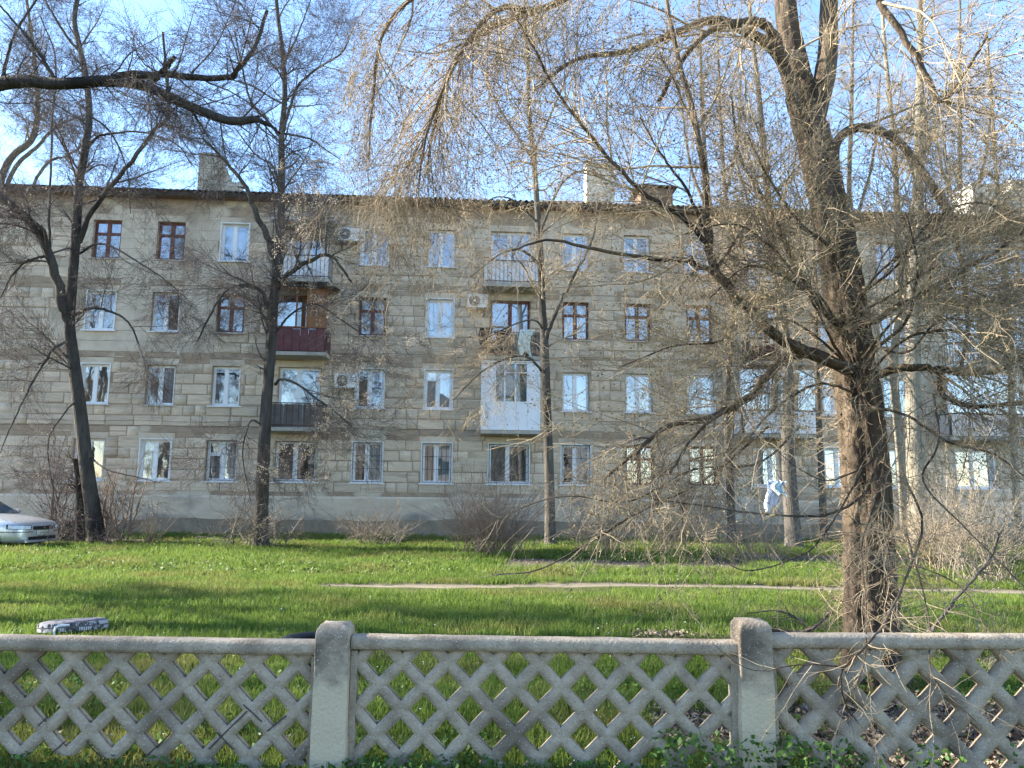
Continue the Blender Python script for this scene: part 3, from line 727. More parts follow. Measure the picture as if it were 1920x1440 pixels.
FY = 4.72
def lattice(Lx, Hz, per, bw, T, seed, bump_=.0035, rough_bottom=0, swap=False):
    q = per/math.sqrt(2)                        # period along the bars
    g = np.random.default_rng(seed)
    base = np.array([-.5, -.42, -.28, -.1, .1, .28, .42, .5])*bw
    gap = np.linspace(bw/2, q-bw/2, 6)[1:-1]
    per_line = np.concatenate([base, gap])
    nmax = int((Lx+Hz)/q)+4
    lines = np.concatenate([per_line+k_*q for k_ in range(-nmax, nmax)]); inbar = np.tile(np.array([1]*7+[0]*(len(gap)+1)), 2*nmax)[:-1]
    dist = np.abs((lines+q/2) % q - q/2)
    pr = 1-.55*np.clip((dist/(bw/2)-.5)/.5, 0, 1); pr[dist > bw/2+1e-6] = 0
    U, Vv = np.meshgrid(lines, lines, indexing='ij'); Pr = np.maximum(pr[:, None], pr[None, :])
    X = (U-Vv)/math.sqrt(2)+.03; Z = (U+Vv)/math.sqrt(2)+.09
    nz = vn(X+seed*3, Z+7, .25)-.5; n2 = vn(X*1.0+seed, Z, .06)-.5
    Y = -T*Pr + nz*.012 + n2*bump_*2
    X = X + (vn(X+5, Z+9, .12)-.5)*.006; Z = Z + (vn(X+15, Z+3, .12)-.5)*.006
    inc = (inbar[:, None] | inbar[None, :]).astype(bool)
    xc = (X[:-1, :-1]+X[1:, 1:])/2; zc = (Z[:-1, :-1]+Z[1:, 1:])/2
    inc &= (xc > 0) & (xc < Lx) & (zc < Hz)
    if rough_bottom:
        inc &= zc > rough_bottom*np.clip(vn(xc*1.0+3, zc*0, .8)*1.6-.35, 0, 1)
    else: inc &= zc > -.02
    X = np.clip(X, 0, Lx); Z = np.clip(Z, -.05, Hz)
    n = len(lines); ii, jj = np.nonzero(inc)
    a = ii*n+jj; Q = np.stack([a, a+n, a+n+1, a+1], -1)
    Vf = np.stack([X, Y, Z], -1).reshape(-1, 3); Vb = np.stack([X, T*.95+nz*.006, Z], -1).reshape(-1, 3)
    nv = len(Vf)
    Qb = Q[:, ::-1]+nv
    pad = np.zeros((n+1, n+1), bool); pad[1:n, 1:n] = inc
    S = []
    for (di, dj, e) in ((-1, 0, (0, 1)), (1, 0, (n, n+1)), (0, -1, (0, n)), (0, 1, (1, n+1))):
        bd = inc & ~pad[1+di:n+di, 1+dj:n+dj]; i_, j_ = np.nonzero(bd); aa = i_*n+j_
        S.append(np.stack([aa+e[0], aa+e[1], aa+e[1]+nv, aa+e[0]+nv], -1))
    Q = np.concatenate([Q, Qb]+S); V = np.concatenate([Vf, Vb])
    used = np.unique(Q); mp = np.zeros(len(V), int); mp[used] = np.arange(len(used))
    return V[used], mp[Q]
def rail_me(Lx, h, d, seed):
    n = 90; g = np.random.default_rng(seed); x = np.linspace(0, Lx, n)
    prof = np.array([(-d, .012), (-d, h*.45), (-d*.97, h*.8), (-d*.8, h*.97), (-d*.4, h), (d*.6, h*.99), (d*.9, h*.9), (d, h*.5), (d, 0), (0, -.004)])
    K = len(prof); V = np.zeros((n, K, 3)); V[:, :, 0] = x[:, None]; V[:, :, 1] = prof[:, 0]; V[:, :, 2] = prof[:, 1]
    V[:, :, 1] += (vn(x[:, None]+seed, np.arange(K)[None]*.1, .25)-.5)*.007
    V[:, :, 2] += (vn(x[:, None]+seed+4, np.arange(K)[None]*.05, .15)-.5)*.007
    I = (np.arange(n-1)[:, None]*K+np.arange(K)[None]).ravel(); I2 = (np.arange(n-1)[:, None]*K+(np.arange(K)+1)[None] % K).ravel()
    return V.reshape(-1, 3), np.stack([I, I2, I2+K, I+K], -1)
fence = empty('concrete_fence', tuple(P(630, 1430, FY)*[1, 1, 0]), 0, label='low weathered concrete lattice fence with square posts across the foreground', cat='fence')
fx0 = fence.location.x
def fpost(px, pyt, w, dp, seed, name='post'):
    x = P(px, pyt, FY)[0]-fx0; zt = P(px, pyt, FY)[2]
    K = 40; n = 40; zz = np.linspace(-.2, zt, n)
    a = np.linspace(0, 2*math.pi, K, endpoint=False); sq = lambda c, s: np.sign(c)*np.abs(c)**.11
    V = np.zeros((n, K, 3)); taper = 1+.05*(1-zz/zt)
    t_ = np.clip((zz-(zt-.05))/.05, 0, 1); shr = np.sqrt(np.clip(1-t_**2*.38, 0, 1))
    V[:, :, 0] = sq(np.cos(a), 0)[None]*w/2*taper[:, None]*shr[:, None]; V[:, :, 1] = sq(np.sin(a), 0)[None]*dp/2*shr[:, None]; V[:, :, 2] = zz[:, None]
    V[:, :, 0] += (vn(a[None]*.1*0+V[:, :, 1]*1+seed, zz[:, None], .12)-.5)*.010
    V[:, :, 1] += (vn(V[:, :, 0]+seed+3, zz[:, None], .10)-.5)*.012
    V[-1, :, 2] += (vn(V[-1, :, 0]*2+seed, V[-1, :, 1]*2, .1)-.5)*.02
    I = (np.arange(n-1)[:, None]*K+np.arange(K)[None]).ravel(); I2 = (np.arange(n-1)[:, None]*K+(np.arange(K)+1)[None] % K).ravel()
    VV = np.concatenate([V.reshape(-1, 3), [[0, 0, zt+.008]]]); c = n*K
    F3 = np.stack([(n-1)*K+np.arange(K), (n-1)*K+(np.arange(K)+1) % K, np.full(K, c)], -1)
    o = link(name, npmesh(name, VV, np.stack([I, I2, I2+K, I+K], -1), M['post'], False, None, F3), fence, (x, 0, 0)); return x
xp1 = fpost(630, 1168, .195, .19, 1); xp2 = fpost(1407, 1162, .19, .2, 5)
pitch = xp2-xp1
for k_, x in enumerate((xp1-pitch, xp2+pitch)):
    mb_ = P(630, 1168, FY)[2]
    o = bpy.data.objects.get('post').copy(); col.objects.link(o); o.location.x = x
def fpanel(xa, xb, pyl, pyr, pxl, pxr, seed, per, bw, T, rb, yoff=.0):
    Lx = xb-xa; zl = P(pxl, pyl, FY-.05)[2]; zr = P(pxr, pyr, FY-.05)[2]
    rh = .085
    e = empty('panel', (xa, yoff, 0)); e.parent = fence; e.rotation_euler = (0, -math.atan2(zr-zl, Lx), 0)
    V, Q = lattice(Lx, zl-rh+.012, per, bw, T, seed, rough_bottom=rb)
    link('lattice', npmesh('lattice', V, Q, M['fence'], True), e)
    V, Q = rail_me(Lx, rh, .058, seed); r_ = link('top_rail', npmesh('top_rail', V, Q, M['fence'], True), e, (0, 0, zl-rh))
    for xx in (.0, Lx-.035):
        mb = MB(); mb.box(xx, xx+.035, -.034, .036, -.05, zl-rh-.002); mb.build('side_frame', M['fence'], e)
    return e, zl
e1, zl1 = fpanel(xp1-pitch+.1, xp1-.095, 1193, 1203, 0, 600, 3, .264, .069, .028, .12)
e2, zl2 = fpanel(xp1+.1, xp2-.1, 1192, 1203, 665, 1370, 8, .266, .070, .028, .06)
e3, zl3 = fpanel(xp2+.1, xp2+pitch-.1, 1190, 1190, 1440, 1920, 14, .280, .082, .038, .0)
for src_, dx_ in ((e3, pitch), (e2, -2*pitch)):
    c_ = src_.copy(); col.objects.link(c_); c_.location.x += dx_
    for ch in src_.children:
        d_ = ch.copy(); col.objects.link(d_); d_.parent = c_
    o = bpy.data.objects['post'].copy(); col.objects.link(o); o.location.x = xp2+2*pitch if dx_ > 0 else xp1-2*pitch
# exposed reinforcing bars in the broken left panel
def rebar(e, pts, xa):
    for (a, b_) in pts:
        A = P(*a, FY-.04); Bb = P(*b_, FY-.04)
        mb = MB(); s_ = np.linspace(0, 1, 6)
        mb.tube([(A[0]+(Bb[0]-A[0])*q-fx0-xa, -.0310-.004*math.sin(q*9), A[2]+(Bb[2]-A[2])*q) for q in s_], .004, 5); mb.build('rebar', M['iron'], e)
rebar(e1, [((160, 1388), (205, 1440)), ((390, 1402), (462, 1330)), ((262, 1426), (318, 1374)), ((455, 1318), (490, 1350)), ((405, 1370), (435, 1402)), ((95, 1412), (122, 1388)), ((500, 1368), (535, 1338)), ((70, 1360), (88, 1342))], xp1-pitch+.1)

# ------------------------------------------------------------------ grass and litter
def density(x, y):
    s, p = soilmask(x, y)
    p = np.maximum(p, np.maximum(soilmask(x, y+.12)[1], soilmask(x, y+.25)[1]))
    d = (1-np.clip(s*1.25, 0, 1))*(1-np.clip(p*1.3, 0, 1))
    d *= np.where(y > DIST+.0604*x-.15, 0, 1)
    return d
def blades(n, y0, y1, hmin, hmax, w, seed, ymin_off=0):
    g = np.random.default_rng(seed)
    # uniform over the visible wedge
    y = np.sqrt(g.random(n)*(y1**2-y0**2)+y0**2); x = (g.random(n)*2-1)*(y*.72+1.0)
    keep = g.random(n) < density(x, y); x, y = x[keep], y[keep]; n = len(x)
    cl = vn(x+3, y+8, .55); cl2 = vn(x+30, y-8, 2.6)
    h = (hmin+(hmax-hmin)*g.random(n))*(.55+.95*cl)*(.75+.5*cl2); a = g.random(n)*2*math.pi
    lean = g.normal(0, .38, (n, 2))*h[:, None]; z0 = hgt(x, y)-.01
    dx, dy = np.cos(a)*w*(.6+.8*g.random(n))/2, np.sin(a)*w/2
    B0 = np.stack([x-dx, y-dy, z0], -1); B1 = np.stack([x+dx, y+dy, z0], -1)
    m_ = np.stack([x+lean[:, 0]*.35, y+lean[:, 1]*.35, z0+h*.6], -1)
    M0 = m_-np.stack([dx, dy, dx*0], -1)*.8; M1 = m_+np.stack([dx, dy, dx*0], -1)*.8
    T = np.stack([x+lean[:, 0], y+lean[:, 1], z0+h*np.clip(1-.35*(lean**2).sum(-1)/h**2, .5, 1)], -1)
    V = np.stack([B0, B1, M1, M0, T], 1).reshape(-1, 3); b_ = np.arange(n)*5
    F4 = np.stack([b_, b_+1, b_+2, b_+3], -1); F3 = np.stack([b_+3, b_+2, b_+4], -1)
    tint = np.repeat(np.clip(.15+.5*cl2+.5*(g.random(n)-.5)+.25*(cl-.5), 0, 1), 5)
    return V, F4, F3, tint
def joinm(lst):
    V, F4, F3, T, n = [], [], [], [], 0
    for v, a, b_, t_ in lst:
        V.append(v); F4.append(a+n); F3.append(b_+n); T.append(t_); n += len(v)
    return np.concatenate(V), np.concatenate(F4), np.concatenate(F3), np.concatenate(T)
def instancer(name, parent, pts, rot, scl, srcs, g, shift=None):
    n = len(pts); me = bpy.data.meshes.new(name); me.vertices.add(n)
    me.vertices.foreach_set('co', np.ascontiguousarray(pts-(0 if shift is None else shift), np.float32).ravel())
    a = me.attributes.new('rot', 'FLOAT_VECTOR', 'POINT'); a.data.foreach_set('vector', np.ascontiguousarray(rot, np.float32).ravel())
    a = me.attributes.new('scl', 'FLOAT', 'POINT'); a.data.foreach_set('value', np.asarray(scl, np.float32))
    a = me.attributes.new('kind_no', 'INT', 'POINT'); a.data.foreach_set('value', g.integers(0, len(srcs), n).astype(np.int32))
    o = link(name, me, parent); me.materials.append(srcs[0].data.materials[0])
    ng = bpy.data.node_groups.new(name, 'GeometryNodeTree'); ng.interface.new_socket('Geometry', in_out='INPUT', socket_type='NodeSocketGeometry'); ng.interface.new_socket('Geometry', in_out='OUTPUT', socket_type='NodeSocketGeometry')
    N = ng.nodes; L = ng.links; gi = N.new('NodeGroupInput'); go = N.new('NodeGroupOutput'); jn = N.new('GeometryNodeJoinGeometry')
    def na(nm, t_): q = N.new('GeometryNodeInputNamedAttribute'); q.data_type = t_; q.inputs[0].default_value = nm; return q.outputs[0]
    r_ = na('rot', 'FLOAT_VECTOR'); s_ = na('scl', 'FLOAT'); k_ = na('kind_no', 'INT'); e2r = N.new('FunctionNodeEulerToRotation'); L.new(r_, e2r.inputs[0])
    for i, src in enumerate(srcs):
        oi = N.new('GeometryNodeObjectInfo'); oi.inputs['Object'].default_value = src; oi.inputs['As Instance'].default_value = True
        cm = N.new('FunctionNodeCompare'); cm.data_type = 'INT'; cm.operation = 'EQUAL'; L.new(k_, cm.inputs[2]); cm.inputs[3].default_value = i
        ip = N.new('GeometryNodeInstanceOnPoints'); L.new(gi.outputs[0], ip.inputs['Points']); L.new(cm.outputs[0], ip.inputs['Selection']); L.new(oi.outputs['Geometry'], ip.inputs['Instance']); L.new(e2r.outputs[0], ip.inputs['Rotation']); L.new(s_, ip.inputs['Scale'])
        L.new(ip.outputs[0], jn.inputs[0])
    L.new(jn.outputs[0], go.inputs[0])
    md = o.modifiers.new('scatter', 'NODES'); md.node_group = ng
    return tag(o, kind='stuff')
def leafmat(name, c1, c2, trans=.35, c3=None, scale=1.0):
    mt = pm(name, c1, c2, scale, .55, 0, coords='World', tint=.35, trans=trans, spec=.25, c3=c3, s3=.5)
    return mt
M['grass'] = leafmat('grass_blades', (.10, .165, .026), (.19, .25, .05), .48, c3=(.19, .19, .055))
def tuft(seed, n, rad, hmin, hmax, w):
    g = np.random.default_rng(seed); r = rad*np.sqrt(g.random(n)); t_ = g.random(n)*2*math.pi; x, y = r*np.cos(t_), r*np.sin(t_)
    h = hmin+(hmax-hmin)*g.random(n)**1.4; a = g.random(n)*2*math.pi; lean = g.normal(0, .42, (n, 2))*h[:, None]
    dx, dy = np.cos(a)*w*(.6+.8*g.random(n))/2, np.sin(a)*w/2; D = np.stack([dx, dy, dx*0], -1)
    B = np.stack([x, y, x*0-.01], -1); m_ = np.stack([x+lean[:, 0]*.35, y+lean[:, 1]*.35, h*.6], -1)
    T = np.stack([x+lean[:, 0], y+lean[:, 1], h*np.clip(1-.35*(lean**2).sum(-1)/h**2, .5, 1)], -1)
    V = np.stack([B-D, B+D, m_+D*.8, m_-D*.8, T], 1).reshape(-1, 3); b_ = np.arange(n)*5
    me = npmesh('grass_tuft', V, np.stack([b_, b_+1, b_+2, b_+3], -1), M['grass'], False, np.repeat(g.random(n), 5), np.stack([b_+3, b_+2, b_+4], -1))
    return bpy.data.objects.new('grass_tuft', me)
gN = np.random.default_rng(77); TP, TR, TS = [], [], []
tufts = [tuft(k_, 28, .075, .025, .095, .0055) for k_ in range(5)]
for n, y0, y1, sc_ in ((9500, 4.3, 8.5, 1.0), (17000, 8.5, 15.5, 1.25), (26000, 15.5, 31, 1.75)):
    y = np.sqrt(gN.random(n)*(y1**2-y0**2)+y0**2); x = (gN.random(n)*2-1)*(y*.72+1.2); k_ = gN.random(n) < density(x, y)**1.5; x, y = x[k_], y[k_]; n = len(x)
    TP.append(np.stack([x, y, hgt(x, y)], -1)); TR.append(np.stack([gN.normal(0, .08, n), gN.normal(0, .08, n), gN.random(n)*6.28], -1))
    pf = np.maximum.reduce([soilmask(x, y+q_)[1] for q_ in (.35, .55, .8, 1.05)])
    TS.append((1-.72*pf)*sc_*(.3+1.1*vn(x+3, y+8, .7)+.45*vn(x+30, y-8, 3.2))*(.8+.4*gN.random(n)))
og = instancer('grass', None, np.concatenate(TP), np.concatenate(TR), np.concatenate(TS), tufts, gN)
tag(og, 'fresh green spring lawn grass between fence and building', 'grass')

def leaves(xyz, size, seed, flat=.5, fold=True):
    """small two-triangle leaves at points"""
    g = np.random.default_rng(seed); n = len(xyz)
    nrm = norm(g.normal(size=(n, 3))*[1, 1, 1-flat]+np.array([0, 0, flat*2])); t_ = norm(np.cross(nrm, g.normal(size=(n, 3)))); b_ = np.cross(nrm, t_)
    s = size*(.6+.8*g.random(n))[:, None]
    V = np.stack([xyz-t_*s, xyz+b_*s*.6, xyz+t_*s, xyz-b_*s*.6], 1).reshape(-1, 3)
    i = np.arange(n)*4
    return V, np.stack([i, i+1, i+2, i+3], -1), np.repeat(g.random(n), 4)
g = np.random.default_rng(21)
# broad-leaved weeds along the fence foot and through the lawn
n = 30000; x = g.random(n)*9.5-4.2; y = np.where(g.random(n) < .5, 4.42+g.random(n)*.25, 4.8+g.random(n)**1.5*2.6)
c_ = vn(x+11, y*1.5+2, .7); low = (y < 4.75) & ~(((x > 1.2) & (x < 2.5)) | (x > 3.6))
keep = (g.random(n) < np.clip((c_-.38)*4, 0, 1)) & ~((y > 4.75) & (g.random(n) < soilmask(x, y)[0]*.85)) & ~(low & (g.random(n) < .5))
x, y, c_ = x[keep], y[keep], c_[keep]
z = hgt(x, y)+g.random(len(x))*np.where((x > .8) & (y < 4.75), .36, .13)*c_*1.3+.01
V, Q, T = leaves(np.stack([x, y, z], -1), .018, 5)
M['weed'] = leafmat('weed_leaves', (.06, .13, .022), (.10, .18, .035), .3)
tag(link('weeds', npmesh('weeds', V, Q, M['weed'], False, T)), 'low leafy green weeds at the foot of the lattice fence', 'weeds', kind='stuff')
# yellow-green ground cover far away
n = 26000; y = 15+g.random(n)*14; x = (g.random(n)*2-1)*y*.72; c_ = vn(x+40, y+4, 2.0)
keep = (g.random(n) < np.clip((c_-.35)*4, 0, 1)) & (g.random(n) < density(x, y)); x, y, c_ = x[keep], y[keep], c_[keep]
V, Q, T = leaves(np.stack([x, y, hgt(x, y)+.06+.12*g.random(len(x))*c_], -1), .035, 6)
M['cover'] = leafmat('ground_cover_leaves', (.09, .15, .03), (.15, .19, .045), .4)
tag(link('ground_cover', npmesh('ground_cover', V, Q, M['cover'], False, T)), 'yellow-green clover cover on the far lawn near the trees', 'ground cover', kind='stuff')
# dead leaves
M['litter'] = pm('dead_leaves', (.16, .125, .09), (.30, .25, .19), 8, .9, 0, coords='World', tint=.5, c3=(.07, .055, .045), s3=4)
n = 34000; x = g.random(n)*22-8; y = 4.8+g.random(n)**1.6*24; s_, _ = soilmask(x, y)
extra = (np.hypot((x-1.62)/.32, (y-8.75)/.25) < 1); keep = (g.random(n) < np.clip(s_*1.2, 0, 1)*.9+.035)
x, y = x[keep], y[keep]; px_ = g.normal(1.7, .22, 500); py_ = g.normal(9.0, .12, 500)
n2 = 22000; xa = g.random(n2)*6.5+.8; ya = 4.75+g.random(n2)*2.0; k2 = g.random(n2) < soilmask(xa, ya)[0]
x = np.concatenate([x, xa[k2], px_]); y = np.concatenate([y, ya[k2], py_]); z = hgt(x, y)+.012+.03*g.random(len(x)); z[-500:] += .05*g.random(500)
V, Q, T = leaves(np.stack([x, y, z], -1), .022, 8, .6); 
tag(link('leaf_litter', npmesh('leaf_litter', V, Q, M['litter'], False, T)), 'grey-brown dead leaf litter on bare soil behind the fence', 'leaf litter', kind='stuff')
# tiny white flowers
n = 1500; y = 5+g.random(n)**1.6*24; x = (g.random(n)*2-1)*y*.7; keep = g.random(n) < density(x, y)*np.clip((vn(x, y, 1.5)-.4)*5, 0, 1); x, y = x[keep], y[keep]
V, Q, T = leaves(np.stack([x, y, hgt(x, y)+.09+.04*g.random(len(x))], -1), .009, 9, .8)
M['flower'] = pm('white_petals', (.6, .6, .6), (.75, .75, .72), 3, .8, 0)
tag(link('small_flowers', npmesh('small_flowers', V, Q, M['flower'], False, T)), 'tiny white flowers scattered through the lawn', 'flowers', kind='stuff')

# ------------------------------------------------------------------ tyres
def tyre(px, py, y, r, w, mats, label, tilt, rz, dz=0.03):
    c = P(px, py, y); o = empty('tyre', (c[0], y, hgt(np.array([c[0]]), np.array([y]))[0]+dz), rz, label=label, cat='tyre', group='old tyres laid on the lawn')
    o.rotation_euler = (tilt[0], tilt[1], rz)
    K = 96; prof = np.array([(r*.62, 0), (r*.78, -.012), (r*.93, 0), (r, w*.18), (r*1.01, w*.5), (r, w*.82), (r*.93, w), (r*.78, w+.012), (r*.62, w), (r*.6, w*.8), (r*.72, w*.5), (r*.6, w*.2)])
    a = np.arange(K)*2*math.pi/K; k_ = len(prof); V = np.zeros((K, k_, 3))
    rr = prof[None, :, 0]*np.ones((K, 1)); rr[:, 3:6] *= (1-.012*(np.arange(K) % 2))[:, None]
    V[:, :, 0] = rr*np.cos(a)[:, None]; V[:, :, 1] = rr*np.sin(a)[:, None]; V[:, :, 2] = prof[None, :, 1]
    I, J = np.meshgrid(np.arange(K), np.arange(k_), indexing='ij'); I2, J2 = (I+1) % K, (J+1) % k_
    Q = np.stack([I*k_+J, I2*k_+J, I2*k_+J2, I*k_+J2], -1).reshape(-1, 4)
    link('carcass', npmesh('carcass', V.reshape(-1, 3), Q, mats[0], False), o)
    tm = MB()
    for i in range(K):
        for s_, z0, z1 in ((0, w*.14, w*.44), (.5, w*.56, w*.86)):
            a0 = (i+s_)*2*math.pi/K; a1 = a0+2*math.pi/K*.62
            for R0, R1 in ((r*.995, r*1.022),):
                p = [(R_*math.cos(t_), R_*math.sin(t_)) for R_, t_ in ((R0, a0), (R1, a0), (R1, a1), (R0, a1))]
                tm.prism(p, z0, z1, 'z')
    tag(tm.build('tread', mats[1], o), kind='stuff')
    return o
M['rubber'] = pm('black_rubber', (.014, .014, .016), (.03, .03, .032), 10, .6, .1)
M['paintrub'] = pm('whitewashed_rubber', (.42, .40, .44), (.62, .60, .62), 22, .8, .2, c3=(.05, .05, .06), s3=16, t3=(.46, .56))
M['paintrub2'] = pm('worn_rubber', (.05, .05, .06), (.20, .19, .21), 22, .8, .2)
t1 = tyre(137, 1184, 8.9, .34, .12, (M['paintrub2'], M['paintrub']), 'worn tyre with whitewashed tread lying in the shaded grass at the left', (R(-6), R(-2.5), 0), .2, .045)
t2 = tyre(592, 1216, 7.9, .36, .15, (M['rubber'], M['rubber']), 'smooth black tyre lying half hidden behind the fence rail and post', (R(0), R(1), 0), 0, .04)
wc = pm('white_cord', (.6, .6, .6), (.7, .7, .7), 3, .7, 0)
mb = MB(); mb.tube([P(102, 1194, 8.38), P(101, 1184, 8.38), P(104, 1176, 8.4), P(112, 1173, 8.45), P(130, 1172, 8.5)], .012, 6)
tag(mb.build('cord', wc), 'white cord looped over the whitewashed tyre', 'cord')

# ------------------------------------------------------------------ trees
def catmull(pts, n):
    pts = np.array(pts, float); p = np.vstack([2*pts[0]-pts[1], pts, 2*pts[-1]-pts[-2]]); m_ = len(pts)-1
    t_ = np.linspace(0, m_-1e-6, n); i = t_.astype(int); f = (t_-i)[:, None]
    a, b_, c, d = p[i], p[i+1], p[i+2], p[i+3]
    return .5*((2*b_)+(-a+c)*f+(2*a-5*b_+4*c-d)*f**2+(-a+3*b_-3*c+d)*f**3)
def PX(lst): return [P(a, b_, c) for a, b_, c in lst]
def grow(Pp, Rp, n, g, t=(.15, 1), ang=(35, 70), ln=(.5, 1), N=6, rr=.55, rmax=1, r0=None, tip=.25, grav=0, wig=.12, fall=.4, bias=None, curl=0, w=None):
    M_, Np, _ = Pp.shape; L_ = np.linalg.norm(np.diff(Pp, axis=1), axis=-1).sum(1)
    pr = L_/L_.sum() if w is None else w*L_/(w*L_).sum()
    idx = g.choice(M_, n, p=pr); tt = t[0]+(t[1]-t[0])*g.random(n); s = tt*(Np-1); i = np.minimum(s.astype(int), Np-2); f = (s-i)[:, None]
    A, Bq = Pp[idx, i], Pp[idx, i+1]; pos = A*(1-f)+Bq*f; T = norm(Bq-A)
    rad = Rp[idx, i]*(1-f[:, 0])+Rp[idx, i+1]*f[:, 0]
    pe = norm(np.cross(T, g.normal(size=(n, 3)))); a = np.radians(ang[0]+(ang[1]-ang[0])*g.random(n))[:, None]
    d = norm(np.cos(a)*T+np.sin(a)*pe)
    if bias is not None: d = norm(d+np.array(bias))
    length = (ln[0]+(ln[1]-ln[0])*g.random(n)**1.3)*(1-fall*tt); seg = (length/(N-1))[:, None]
    R0 = np.minimum(rad*rr, rmax) if r0 is None else np.minimum(np.full(n, r0), rad*.9)
    out = np.zeros((n, N, 3)); out[:, 0] = pos; cd = norm(g.normal(size=(n, 3)))*curl
    for k_ in range(1, N):
        d = norm(d+g.normal(size=(n, 3))*wig+cd+np.array([0, 0, grav])); out[:, k_] = out[:, k_-1]+d*seg
    out[:, :, 2] = np.maximum(out[:, :, 2], .03)
    tp = np.linspace(1, tip, N)[None]
    return out, R0[:, None]*tp
def barktube(pts, rad, K, seed, amp=.07, furrow=9):
    N_ = len(pts); V, Q = tubes(pts[None], rad[None], K, np.random.default_rng(seed)); V = V.reshape(N_, K, 3)
    g = np.random.default_rng(seed); m1 = g.random((N_//3+2, K+1)); m1[:, -1] = m1[:, 0]
    a = np.arange(K)/K*2*math.pi; L_ = np.concatenate([[0], np.cumsum(np.linalg.norm(np.diff(pts, axis=0), axis=1))])
    ph = 1.3*np.sin(L_*2.1+seed)+.8*np.sin(L_*5.3+1)
    rd = np.abs(np.sin(a[None]*furrow/2+ph[:, None]*.35+.5*np.sin(a[None]*3+L_[:, None]*1.7)))-.5
    i_ = np.minimum(np.arange(N_)//3, N_//3); rd = rd+(m1[i_][:, :K]-.5)*.9
    V = pts[:, None, :]+(V-pts[:, None, :])*(1+amp*rd)[:, :, None]
    return V.reshape(-1, 3), Q
def spray(seed, Ln, ntw, r, budn, buds, twm, budm, grav=-.03):
    g = np.random.default_rng(seed); N_ = 6; x = np.linspace(0, Ln, N_)
    main = np.stack([x, np.cumsum(g.normal(0, Ln*.03, N_)), np.cumsum(g.normal(0, Ln*.03, N_))], -1)[None]; main[0, 0] = 0
    Rm = (r*np.linspace(1, .45, N_))[None]
    tw, tr = grow(main, Rm, ntw, g, (.12, 1), (30, 62), (Ln*.25, Ln*.6), 4, .75, tip=.6, wig=.16)
    V1, Q1 = tubes(main, Rm, 3, g); V2, Q2 = tubes(tw, tr, 3, g); V = [V1, V2]; Q = [Q1, Q2+len(V1)]; n1 = len(Q1)+len(Q2); n = len(V1)+len(V2)
    allp = np.concatenate([tw.reshape(-1, 3), main[0]]); p = allp[g.integers(0, len(allp), budn)]+g.normal(size=(budn, 3))*buds*.6
    Vb, Qb, _ = leaves(p, buds, seed); V.append(Vb); Q.append(Qb+n)
    me = npmesh('twig_spray', np.concatenate(V), np.concatenate(Q), None); me.materials.append(twm); me.materials.append(budm)
    mi = np.zeros(len(me.polygons), np.int32); mi[n1:] = 1; me.polygons.foreach_set('material_index', mi)
    return bpy.data.objects.new('twig_spray', me)
_sp = {}
def sprays(key, *a):
    if key not in _sp: _sp[key] = [spray(900+i*7+len(key), *a) for i in range(4)]
    return _sp[key]
